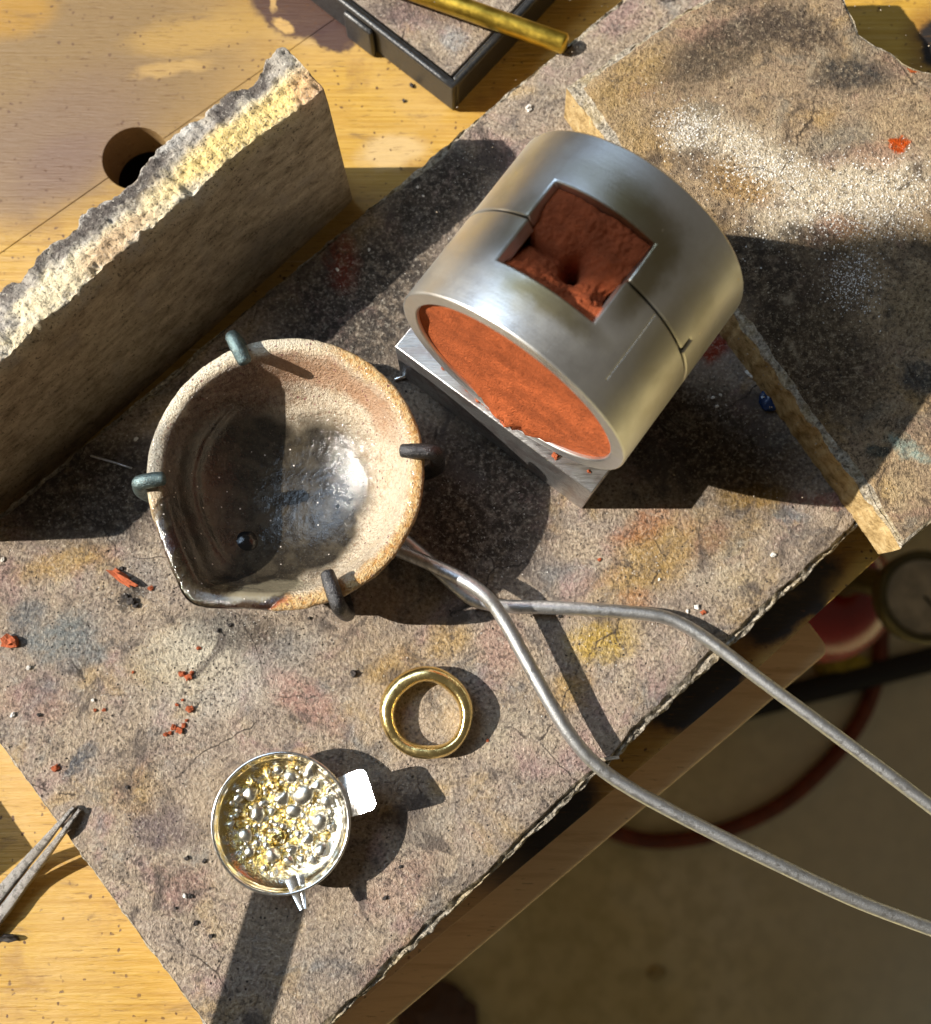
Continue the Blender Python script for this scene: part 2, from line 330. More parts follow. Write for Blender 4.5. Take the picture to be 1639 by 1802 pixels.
def steel(name, col, rough, scale=1.0, dirt=0.4, aniso=None, bump=0.08):
    g = G(name); v = aniso or g.co
    n = g.noise(0.5*scale, 5, 0.7); f = g.noise(3.0*scale, 3, 0.6)
    c = g.mix(g.step(n, 0.45, 0.66, 0, dirt), col, tuple(x*0.32 for x in col))
    c = g.mix(g.step(f, 0.56, 0.70, 0, dirt*0.7), c, (0.50, 0.46, 0.40))
    r = g.add(g.step(n, 0.3, 0.7, rough - 0.08, rough + 0.14), g.mul(f, 0.1))
    return g.done(c, r, 1.0, g.bump(f, bump))
m_wire = steel('grey_steel_wire', (0.62, 0.63, 0.64), 0.36, dirt=0.55, bump=0.09)
m_prong = steel('oxidised_prong', (0.15, 0.21, 0.22), 0.42, dirt=0.6, bump=0.25)
m_prong_dark = steel('black_prong', (0.085, 0.085, 0.09), 0.36, dirt=0.6, bump=0.3)
m_tweezer = steel('worn_tweezer_steel', (0.36, 0.345, 0.33), 0.38, dirt=0.9, bump=0.50)
def alu():
    g = G('satin_aluminium')   # object space: x along the axis, y across, z up, origin on the axis at the front face
    v = g.vop('MULTIPLY', g.co, (3.2, 0.16, 0.16)); br = g.noise(1.0, 4, 0.6, v=v)
    n = g.noise(0.09, 5, 0.6); f = g.noise(2.5, 3)
    c = g.mix(g.step(n, 0.40, 0.64, 0, 0.6), (0.86, 0.87, 0.88), (0.70, 0.69, 0.64))
    wv = g.warp(2.2, 0.22, detail=5)
    for (x, y, rx, ry, st) in ((33.5, -5, 5, 9, .6), (25, -12, 9, 3.5, .6), (9.8, 0, 2.6, 11, .6), (7, 5, 4, 6, .3), (21, 15, 7, 3, .4), (36, 4, 4, 9, .3), (22, -24, 18, 7, .35)):
        c = g.mix(g.mul(g.blob(wv, (x, y), (rx, ry), 0, 1.2), st*1.35), c, (0.27, 0.22, 0.09))
    x, y, z = g.xyz(g.co)[:3]
    # one scribed line along the front half
    ln = g.mul(g.step(g.math('ABSOLUTE', g.add(y, 17.3)), 0.16, 0.05), g.mul(g.step(x, 5.0, 5.6), g.step(x, 22.0, 21.4)))
    c = g.mix(g.mul(ln, 0.8), c, (0.20, 0.19, 0.16))
    vs = g.voro(0.12, v=g.warp(1.0, 0.4)); c = g.mix(g.step(vs, 0.05, 0.03, 0, 0.7), c, (0.75, 0.68, 0.55))
    h = g.add(g.mul(br, 0.6), g.mul(f, 0.35)); sk = g.noise(1.0, 2, .5, v=g.stretch(.5, .05, 1.3)); sk2 = g.noise(1.0, 2, .5, v=g.stretch(-.9, .04, 1.1)); scr = g.math('MAXIMUM', g.step(sk, .70, .74), g.step(sk2, .71, .75)); c = g.mix(g.mul(scr, .06), c, (.5, .5, .5)); nb = g.bump(h, 0.045); nb = g.bump(g.math('SUBTRACT', 1.0, g.math('MAXIMUM', ln, g.mul(scr, .05))), 0.12, prev=nb)
    r = g.add(g.step(n, 0.3, 0.7, 0.33, 0.45), g.mul(f, 0.06))
    return g.done(c, r, 1.0, nb)
m_alu = alu()
def block_metal():
    g = G('milled_metal_block')
    v = g.stretch(R(-36.6), 0.10, 1.6); br = g.noise(1.0, 4, 0.7, v=v); n = g.noise(0.12, 4)
    c = g.mix(g.step(br, 0.45, 0.62, 0, 0.7), (0.62, 0.62, 0.62), (0.36, 0.35, 0.35)); c = g.mix(g.step(n, 0.47, 0.60, 0, 0.55), c, (0.36, 0.30, 0.29))
    return g.done(c, g.step(br, 0.3, 0.7, 0.32, 0.50), 1.0, g.bump(br, 0.12))
m_block = block_metal()
def clay(name, col, fine=1.0):
    g = G(name); n = g.noise(1.6*fine, 4, 0.7); b = g.noise(0.25, 4); f = g.noise(4.0, 2)
    c = g.mix(g.step(b, 0.35, 0.65), tuple(x*0.72 for x in col), col); c = g.mix(g.step(n, 0.42, 0.28, 0, 0.75), c, tuple(x*0.2 for x in col))
    c = g.mix(g.step(f, 0.60, 0.72, 0, 0.45), c, (min(1, col[0]*1.4), col[1]*2.0, col[2]*2.6))
    return g.done(c, 0.92, 0, g.bump(g.add(n, g.mul(f, 0.4)), 0.55), spec=0.2)
m_clay = clay('red_moulding_sand', (0.44, 0.105, 0.032)); m_clay_pocket = clay('oiled_red_sand', (0.42, 0.095, 0.032))
m_crumb = clay('red_sand_crumb', (0.50, 0.13, 0.055), 1.4)
def simple(name, col, rough, metal=0.0, var=0.35, bump=0.2, sc=0.8, spec=0.4, coat=None):
    g = G(name); n = g.noise(sc, 4, 0.65)
    c = g.mix(g.step(n, 0.38, 0.66), tuple(x*(1 - var) for x in col), col)
    return g.done(c, g.step(n, 0.3, 0.7, max(0.02, rough - 0.06), rough + 0.06), metal, g.bump(n, bump), spec=spec, coat=coat)
m_white_crumb = simple('white_flux_grain', (0.76, 0.73, 0.68), 0.85, var=0.3)
m_dark_crumb = simple('charred_grain', (0.045, 0.038, 0.035), 0.85)
m_tan_crumb = simple('tan_mineral_grain', (0.42, 0.35, 0.26), 0.9, var=.5)
m_gold = simple('polished_yellow_gold', (0.95, 0.75, 0.33), 0.24, 1.0, var=0.08, bump=0.20, sc=0.30)
m_brass = simple('brass_rod', (0.66, 0.46, 0.07), 0.36, 1.0, var=0.16, bump=0.01, sc=0.25)
m_tray = simple('black_enamel_tray', (0.028, 0.029, 0.031), 0.36, var=0.5, bump=0.12, sc=1.2, spec=0.5)
m_blue = simple('blue_enamel_lump', (0.01, 0.04, 0.14), 0.25, var=0.5, bump=0.3)

# ------------------------------------------------------------------ the setting: floor
def floor():
    g = G('dim_concrete_floor'); n = g.noise(0.006, 5, 0.6); f = g.noise(0.05, 4)
    c = g.ramp(n, [(0.3, (0.55, 0.46, 0.20)), (0.55, (0.70, 0.61, 0.33)), (0.75, (0.80, 0.73, 0.50))])
    c = g.mix(g.step(f, 0.4, 0.65, 0, 0.5), c, (0.45, 0.38, 0.17)); c = g.mix(g.mul(g.blob(g.co, (470, -150), (190, 260), 0, 1.6), .7), c, (0.72, 0.69, 0.56))
    m = g.done(c, 0.7, 0, g.bump(f, 1.0))
    o = mesh_obj('floor', [(-2500, -2500, -780), (2500, -2500, -780), (2500, 2500, -780), (-2500, 2500, -780)], [(0, 1, 2, 3)], m)
    o['kind'] = 'structure'
floor()

# ------------------------------------------------------------------ workbench
e1 = Vector((math.cos(WANG), math.sin(WANG))); e2 = Vector((-math.sin(WANG), math.cos(WANG)))
def E(a, b): return e1*a + e2*b
bench = empty('workbench', (0, 0, 0)); tag(bench, 'yellow varnished wooden workbench with scorched front edge', 'workbench')
HC, HR, SEAM = 19.5, 10.0, 182.0
BL_, BR_ = -1500, 700
half = [(HC + HR*math.cos(a), HR*math.sin(a)) for a in [math.pi*k/40 for k in range(41)]]
A_out = [E(BL_, SEAM+.10)] + [E(2*HC - x, SEAM + .10 + y) for x, y in half] + [E(BR_, SEAM+.10), E(BR_, 430), E(BL_, 430)]
B_out = [E(BL_, -45.8), E(63, -45.8), E(BR_, -45.8 + (BR_ - 63)*.042), E(BR_, SEAM-.10)] + [E(x, SEAM - .10 - y) for x, y in half] + [E(BL_, SEAM-.10)]
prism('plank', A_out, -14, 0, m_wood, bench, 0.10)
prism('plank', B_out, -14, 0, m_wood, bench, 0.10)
lo = [E(-1400, -46.4), E(88.5, -46.4), E(90.5, -48.5), E(90.0, -56.5), E(88.0, -58.6), E(-1400, -58.6)]
m_rail = rail_material(); box('added_dark_shelf', E(-20, 190), e1, e2, 600, 200, -75, -62, m_dark_crumb, bench, 1)  # dark sheet added below so that the bench hole looks black
prism('front_rail', lo, -44, -20, m_rail, bench, 1.0); prism('apron', [E(-1400, -46.35), E(88, -46.35), E(88, -22), E(-1400, -22)], -44, -14.05, m_rail, bench, .3)
box('added_side_panel', E(-700, 193), e1, e2, 10, 230, -780, -14.05, m_rail, bench, 1); box('added_side_panel', E(660, 193), e1, e2, 10, 230, -780, -14.05, m_rail, bench, 1)  # unseen panels added to keep sun and window light off the floor
prism('added_back_panel', [E(-689, 405), E(649, 405), E(649, 420), E(-689, 420)], -780, -14.05, m_rail, bench, 1)  # added out of view too, closing the back against the light

# ------------------------------------------------------------------ stained boards
def rough_board(name, corners, z0, z1, ledges, mtop, jag=0.25, ledge_drop=1.1, seed=0.0, step=0.6, side=None, raw=None):
    """outline corners counter-clockwise (mm); ledges[i] = width of the crumbled strip along edge i (0 = just rounded)"""
    n = len(corners); C = [Vector(c) for c in corners]; pts = []
    for i in range(n):
        a, b = C[i], C[(i+1) % n]; d = b - a; L = d.length; k = max(2, int(L/step)); nr = Vector((-d.y, d.x))/L   # inward for ccw
        gap = min(5.0, .35*L)              # keep the corner clear so that the inset rings do not fold over
        for q in range(k):
            if q and (q*L/k < gap or L - q*L/k < gap): continue
            pts.append((a + d*(q/k), nr, ledges[i], ledges[i-1], ledges[(i+1) % n], q*L/k, L))
    m = len(pts); nor = []
    for i in range(m):
        v = pts[i-1][1]*0 + pts[i][1] + pts[i-1][1]
        s_ = pts[i][1].dot(pts[i-1][1]); v = v.normalized()/max(0.5, math.sqrt((1 + s_)/2)); nor.append(v)
    rings = []
    def ring(fi, fz):
        r = []
        for i, (p, nr, w, wp, wn, q, L) in enumerate(pts):
            ww = w
            if q < 4: ww = lerp((w + wp)/2, w, q/4)
            if L - q < 4: ww = lerp((w + wn)/2, w, (L - q)/4)
            if ww > .5: ww = max(.55, ww*(.62 + .75*fbm(p.x*.045 + seed, p.y*.045, 2.)))
            p2 = p + nor[i]*fi(p, ww)
            r.append((p2.x, p2.y, fz(p, ww)))
        rings.append(r)
    sd = seed
    N = lambda p, k, o=3: fbm(p.x*k + sd, p.y*k, sd*1.7, o)
    ring(lambda p, w: 0.3 + jag*N(p, .5), lambda p, w: z0)
    ring(lambda p, w: jag*N(p, .5), lambda p, w: lerp(z0, z1, .5))
    ring(lambda p, w: jag*(2.2*N(p, .20, 4)), lambda p, w: z1 - (ledge_drop + .5 if w > .5 else 0.9) + .30*N(p, .4))
    for f in (0.28, 0.55, 0.85):
        ring(lambda p, w: max(.12, w if w > .5 else .5)*f*(1 + .45*N(p + Vector((9*f, 3)), .22, 4)) + jag*.8*N(p, .45),
             lambda p, w: z1 - (ledge_drop*(1 + .75*N(p + Vector((17*f, 0)), .30, 4)) if w > .5 else .55*(1 - f)))
    ring(lambda p, w: w*1.04*(1 + .16*N(p, .3)) + .35 + jag*.6*N(p, .45), lambda p, w: z1 - .25)
    ring(lambda p, w: w*1.04*(1 + .16*N(p, .3)) + .70 + jag*.6*N(p, .45), lambda p, w: z1)
    verts = [v for r in rings for v in r]; faces = []; fm = []
    for k in range(len(rings) - 1):
        for i in range(m):
            j = (i+1) % m; faces.append((k*m+i, k*m+j, (k+1)*m+j, (k+1)*m+i)); fm.append(2 if k < 2 else (1 if k < 6 else 0))
    top0 = (len(rings)-1)*m; cen = sum((Vector(v) for v in rings[-1]), Vector())/m; c0 = len(verts)
    for i in range(m): verts.append(tuple(Vector(rings[-1][i]).lerp(Vector((cen.x, cen.y, z1)), .06)))
    cc = len(verts); verts.append((cen.x, cen.y, z1))
    for i in range(m):
        j = (i+1) % m; faces.append((top0+i, top0+j, c0+j, c0+i)); fm.append(0); faces.append((c0+i, c0+j, cc)); fm.append(0)
    faces.append(tuple(range(m))[::-1]); fm.append(2)
    return mesh_obj(name, verts, faces, None, mats=[mtop, raw or m_raw, side or m_side], fmat=fm, sharp=50)
f_d = Vector((0.743, 0.669)); cA = Vector((-49.5, -96.7)); cD = Vector((-148.3, 22.0))
main = rough_board('soldering_board', [cA, cA + f_d*290, cD + Vector((0.742, 0.670))*292, cD], 0.02, 15.0, [2.5, 1.0, 1.9, 0.0], m_main, jag=0.30, ledge_drop=1.5, seed=3.0)
tag(main, 'large grey soldering board stained ochre and pink, carrying crucible and gold ring', 'soldering board')
rp = [(1590, 962), (1850, 740), (1900, 420), (1760, 200), (1650, 128), (1612, 118), (1590, 108), (1570, 90), (1545, 78), (1513, 58), (1505, 35), (1490, 0), (1475, -45), (1420, -121), (1000, 150)]
right = rough_board('soldering_board', [w2(x, y, 30.05) for x, y in rp], 15.03, 30.05, [0.8]*13 + [2.3, 2.6], m_right, jag=0.42, ledge_drop=0.7, seed=31.0)
tag(right, 'broken tan soldering board dusted with white powder, lying over the bigger board', 'soldering board')

# ------------------------------------------------------------------ standing broken slab
def slab():
    g = G('broken_fire_slab')   # object space: x along the slab, y through its thickness, z up
    g.co = g.vop('MULTIPLY', g.co, (1, -1, 1)); x, y, z = g.xyz(g.co)[:3]
    wv = g.warp(3.2, 0.14, detail=5); ws = g.warp(0.9, 0.8, v=wv, detail=3); wx, wy, wz = g.xyz(ws)[:3]
    gr = g.noise(1.1, 4, 0.72); n = g.noise(0.10, 5, 0.6); fb = g.noise(1.0, 6, 0.72, v=g.vop('MULTIPLY', g.co, (0.16, 0.5, 0.40)))
    top = g.ramp(n, [(0.3, (0.62, 0.52, 0.35)), (0.5, (0.80, 0.70, 0.48)), (0.62, (0.68, 0.62, 0.52)), (0.75, (0.86, 0.81, 0.68))])
    wn = g.noise(0.07, 4, .6); cross = g.add(wy, g.mul(g.add(wn, -.5), 16.0))      # position across the crest, meandering
    top = g.mix(g.step(cross, 9.5, 12.5, 0, 0.85), top, (0.34, 0.315, 0.295))
    top = g.mix(g.mul(g.step(cross, 11.0, 14.0), g.step(g.noise(0.055, 3), 0.43, 0.53, 0, .9)), top, (0.085, 0.072, 0.068))
    top = g.mix(g.mul(g.step(cross, 16.5, 18.5), .8), top, (0.58, 0.56, 0.53))
    top = g.mix(g.step(cross, 4.6, 2.6, 0, 0.80), top, (0.70, 0.68, 0.64))
    top = g.mix(g.mul(g.blob(wv, (20, 6.5), (27, 4.6), 0.10, 1.0), .80), top, (0.82, 0.60, 0.20))
    top = g.mix(g.mul(g.blob(wv, (2, 3), (6, 5.5), 0, .9), .55), top, (0.68, 0.36, 0.22))
    top = g.mix(g.mul(g.blob(wv, (62, 7), (10, 3.4), 0, 1.), .55), top, (0.52, 0.30, 0.15))
    top = g.mix(g.step(gr, 0.47, 0.34, 0, 0.85), top, (0.055, 0.045, 0.04)); top = g.mix(g.step(gr, .54, .70, 0, .5), top, (0.88, 0.83, 0.72))
    side = g.ramp(fb, [(0.30, (0.20, 0.15, 0.09)), (0.48, (0.44, 0.34, 0.22)), (0.66, (0.62, 0.49, 0.32))])
    side = g.mix(g.step(gr, 0.45, 0.33, 0, 0.75), side, (0.05, 0.037, 0.025)); side = g.mix(g.step(n, 0.52, 0.68, 0, .5), side, (0.42, 0.34, 0.25))
    side = g.mix(g.mul(g.blob(wv, (28, 0, 14), (16, 40, 8), 0, 1.2), .55), side, (0.10, 0.08, 0.06))
    ge = g.N.new('ShaderNodeAttribute'); ge.attribute_name = 'broken_top'
    c = g.mix(ge.outputs['Fac'], side, top)
    nb = g.bump(g.add(g.mul(gr, .8), g.mul(fb, .5)), 1.5)
    m = g.done(c, 0.93, 0, nb, spec=0.2)
    L, T, H, LEAN = 150.0, 15.0, 54.0, 3.6; nx, nt, nh = 300, 26, 10
    verts = []; faces = []; att = []
    for i in range(nx + 1):
        s_ = L*i/nx; u = s_
        chip_n = max(0, fbm(u*.05, 3.1))*2.4 + .5*fbm(u*.35, 9.) ; hn = H - .4 - max(0, fbm(u*.045 + 7, 1.))*3.0 + .45*fbm(u*.6, 2.)
        hf = H - .6 + 3.2*sm(1 - s_/16) - 2.4*abs(fbm(u*.05, 5.)) + .7*fbm(u*.5, 8.) ; yf = T - .5 - 1.6*sm((fbm(u*.07, 11.) + .15)*2.5) + .5*fbm(u*.4, 4.)
        chip_n = .35 + .8*max(0, chip_n)
        end = max(0.0, 1 - min(s_, L - s_)/2.2)
        row = []
        for k in range(nh + 1):    # near face, bottom to top
            zz = hn*k/nh - (.0 if k < nh else .0); row.append((s_, chip_n*sm((k/nh - .90)/.10) + .12*fbm(u*.2, zz*.2, 3.) + .5*end**2, max(0.02, zz - .8*end**2*(k/nh)), 0.0 if k < nh else 0.7))
        for k in range(1, nt):     # broken top
            f = k/nt; yy = lerp(chip_n, yf, f)
            zz = lerp(hn, hf, f) + 1.1*math.sin(math.pi*f)*(.5 + .6*fbm(u*.10, f*2., 6.)) + .75*fbm(u*.42, yy*.45, 1., 4) + .38*fbm(u*1.3, yy*1.3, 5., 3)
            row.append((s_, yy, zz - .8*end**2, 1.0))
        for k in range(nh + 1):    # far face, top to bottom
            zz = hf*(1 - k/nh); row.append((s_, lerp(yf, T, sm(min(1, k/nh*3))) - .5*end**2, max(0.02, zz - .8*end**2*(1 - k/nh)), 0.7 if k == 0 else 0.0))
        lean = LEAN*sm(s_/30)*.7 + .3*LEAN
        for r in row: verts.append((r[0], r[1] + lean*r[2]/H, r[2])); att.append(r[3])
    m_ = len(row)
    for i in range(nx):
        for k in range(m_):
            l = (k+1) % m_; faces.append((i*m_+k, i*m_+l, (i+1)*m_+l, (i+1)*m_+k))
    faces.append(tuple(range(m_))); faces.append(tuple(nx*m_ + k for k in range(m_))[::-1])
    o = mesh_obj('refractory_slab', verts, faces, m, sharp=70)
    a = o.data.attributes.new('broken_top', 'FLOAT', 'POINT')
    for i, val in enumerate(att): a.data[i].value = val
    # x of the slab runs from its right end towards lower left, y towards the back
    d = Vector((-0.7088, -0.7054, 0)); nrm = Vector((-0.7054, 0.7088, 0))
    M = Matrix(((d.x, nrm.x, 0, -33.0*S), (d.y, nrm.y, 0, 141.1*S), (0, 0, 1, 0), (0, 0, 0, 1)))
    # keep a proper rotation: mirror the thickness inside the mesh instead of in the matrix
    if M.to_3x3().determinant() < 0:
        me = o.data
        for v in me.vertices: v.co.y = -v.co.y
        bm = bmesh.new(); bm.from_mesh(me); bmesh.ops.recalc_face_normals(bm, faces=bm.faces); bm.to_mesh(me); bm.free()
        M = Matrix(((d.x, -nrm.x, 0, -33.0*S), (d.y, -nrm.y, 0, 141.1*S), (0, 0, 1, 0), (0, 0, 0, 1)))
    o.matrix_world = M
    return o
# the slab's own frame must be right-handed, so its thickness runs along -y there
sl = slab()
tag(sl, 'thick refractory slab standing on edge with a broken yellow and grey crest', 'slab')

# ------------------------------------------------------------------ metal block and casting ring
PHI = R(53.38); ax = Vector((math.cos(PHI), math.sin(PHI))); nx_ = Vector((ax.y, -ax.x))
blk_front = (Vector((30.51, 45.68)) + Vector((-17.62, 82.78)))/2
bex = (Vector((30.51, 45.68)) - Vector((-17.62, 82.78))).normalized(); bey = Vector((-bex.y, bex.x))
blk = box('metal_block', blk_front + bey*19, bex, bey, 30.4, 19, 15.02, 37.0, m_block, None, 0.35)
tag(blk, 'brushed metal block under the aluminium casting ring', 'metal block')

RC, LN, PART, WALL = 29.2, 44.1, 22.3, 3.6
ring_root = empty('casting_ring', (9.8, 63.4, 37.0 + RC + 0.02)); ring_root.rotation_euler = (0, 0, PHI)
tag(ring_root, 'two-part aluminium casting ring packed with red sand, square opening on top', 'casting mould')
# in the ring's own frame: x along the axis, -y to the right seen from the front, z up; theta 0 = up, positive to the right
def cyl(t, th, r): a = R(th); return Vector((t, -r*math.sin(a), r*math.cos(a)))
def shell(name, t0, t1, cuts, key):
    ths = set(range(-180, 180, 3)); 
    for c in cuts: ths.update((c[2], c[3]))
    ths = sorted(t for t in ths if all(t in (c[2], c[3]) or min(abs(t - c[2]), abs(t - c[3])) > .8 for c in cuts)); 
    ts = {t0, t1}
    for c in cuts: ts.update((c[0], c[1]))
    ts = sorted(t for t in ts if t0 <= t <= t1)
    nT, nA = len(ts), len(ths); verts = []; faces = []
    for t in ts:
        for a in ths: verts.append(cyl(t, a, RC))
    for t in ts:
        for a in ths: verts.append(cyl(t, a, RC - WALL))
    K = nT*nA; idx = lambda i, j: i*nA + (j % nA)
    def solid(i, j):
        if i < 0 or i >= nT - 1: return False
        j %= nA; tm = (ts[i] + ts[i+1])/2; a0 = ths[j]; a1 = ths[(j+1) % nA]; am = (a0 + a1)/2 if a1 > a0 else 179
        return not any(c[0] < tm < c[1] and c[2] < am < c[3] for c in cuts)
    for i in range(nT - 1):
        for j in range(nA):
            if not solid(i, j): continue
            q = (idx(i, j), idx(i, j+1), idx(i+1, j+1), idx(i+1, j)); faces.append(q); faces.append(tuple(k + K for k in q)[::-1])
            if not solid(i-1, j): faces.append((q[0], q[0]+K, q[1]+K, q[1]))
            if not solid(i+1, j): faces.append((q[3], q[2], q[2]+K, q[3]+K))
            if not solid(i, j-1): faces.append((q[0], q[3], q[3]+K, q[0]+K))
            if not solid(i, j+1): faces.append((q[1], q[1]+K, q[2]+K, q[2]))
    o = mesh_obj(name, verts, faces, m_alu, ring_root, sharp=40)
    used = set(k for f in faces for k in f)
    bm = bmesh.new(); bm.from_mesh(o.data); bmesh.ops.delete(bm, geom=[v for v in bm.verts if not v.link_faces], context='VERTS'); bm.to_mesh(o.data); bm.free()
    bevel(o, 0.38, 2, 40)
    return o
shell('lower_half', 0.0, PART - .22, [(11.6, 99, -27.2, 18.6)], 0)
shell('upper_half', PART + .22, LN, [(-9, 31.7, -28.6, 19.2), (-9, 25.6, 59.5, 61.6)], 1)
def front_clay(sign, name, t_face):
    verts = []; faces = []; nr, na = 26, 96; rin = RC - WALL - .06
    for i in range(nr + 1):
        f = i/nr
        for k in range(na):
            a = 2*math.pi*k/na; r = rin*f; y = r*math.sin(a); z = r*math.cos(a)
            d = .20*fbm(y*.10, z*.10, 4.) + .22*fbm(y*.8, z*.8, 1., 5)
            ln = (y*.30 + z*.95) - 4.5; d -= .9*math.exp(-(ln/6.5)**2)
            low = sm((-z/rin - .55)/.4)*math.exp(-((y + 1)/10.)**2)
            d = (-.9 + d)*(1) ; d += low*3.6*(.7 + .6*fbm(y*.5, z*.5, 8.))
            e = sm((f - .93)/.07); d = lerp(d, -1.0 + low*2.6*(.6 + .8*fbm(y*.6, z*.6, 3.)), e)
            verts.append(Vector((t_face - sign*(-d) if sign > 0 else t_face - d, y, z)))
    for i in range(nr):
        for k in range(na):
            l = (k+1) % na; faces.append((i*na+k, i*na+l, (i+1)*na+l, (i+1)*na+k))
    return verts, faces, nr, na
def clay_plug():
    """front face, back face and the side hidden inside the ring"""
    v, f, nr, na = front_clay(-1, '', 0.0)
    n0 = len(v); back = [Vector((LN - 1.0, p.y, p.z)) for p in v[nr*na:(nr+1)*na]]
    rim = list(range(nr*na, (nr+1)*na)); v += back
    # the side of the plug stops in front of the opening so that the pocket stays open
    for k in range(na):
        l = (k+1) % na; am = (math.degrees(2*math.pi*(k + .5)/na) + 180) % 360 - 180
        if -32 < -am < 24: continue
        f.append((rim[k], rim[l], n0 + l, n0 + k))
    f.append(tuple(range(n0, n0 + na)))
    return mesh_obj('packed_sand', v, f, m_clay, ring_root, sharp=60)
clay_plug()
def pocket():
    verts = []; faces = []; n = 84; t0, t1, a0, a1 = 11.75, 31.6, -28.4, 19.0
    for i in range(n + 1):
        for j in range(n + 1):
            t = lerp(t0, t1, i/n); th = lerp(a0, a1, j/n)
            u = (th - (a0 + a1)/2)/(a1 - a0)*2; w = (t - (t0 + t1)/2)/(t1 - t0)*2      # -1..1, w<0 is the front half
            d = 1.6
            # back half slopes down to the gate, front half is a lower shelf
            back = sm((w + .18)/.20)
            slope = .7 + 3.0*sm((.95 - w)/1.2) - 1.2*abs(u - .1)**2
            shelf = 1.6 + 2.6*sm((w + 1.0)/.75) - 2.4*sm((u - .25)/.6)*sm((-w - .25)/.5) - 1.0*sm((-.55 - u)/.4)
            d = lerp(shelf, slope, back)
            q = math.hypot((u - .10)*1.05, (w + .13)*1.0)
            d += 11.0*math.exp(-(q/.20)**2) + 2.0*math.exp(-(q/.45)**2)
            d += 1.8*math.exp(-((w + .16)/.06)**2)*sm((-u + .15)/.5)          # undercut seam left of the gate
            d -= 1.0*math.exp(-((u - .62)/.18)**2 - ((w - .25)/.5)**2)       # pressed ridge
            d += .7*fbm(t*.30, th*.14, 2.) + .38*fbm(t*1.1, th*.55, 7., 5)
            cr = sm((u - .45)/.3)*sm((-w - .35)/.3); d -= 1.4*cr*(.6 + fbm(t*.9, th*.4, 5.))
            d = max(.05, d)
            verts.append(cyl(t, th, RC - WALL*.55 - d*.95))
    for i in range(n):
        for j in range(n):
            k = i*(n+1) + j; faces.append((k, k+1, k+n+2, k+n+1))
    # skirt down into the ring
    rimv = [i*(n+1) for i in range(n+1)] + [n*(n+1) + j for j in range(1, n+1)] + [i*(n+1) + n for i in range(n-1, -1, -1)] + [j for j in range(n-1, 0, -1)]
    b0 = len(verts)
    for k in rimv: verts.append(verts[k]*1.0 + Vector((0, 0, -9.0)))
    for q in range(len(rimv)):
        r_ = (q+1) % len(rimv); faces.append((rimv[q], rimv[r_], b0 + r_, b0 + q))
    return mesh_obj('sand_pocket', verts, faces, m_clay_pocket, ring_root, sharp=60)
pocket()

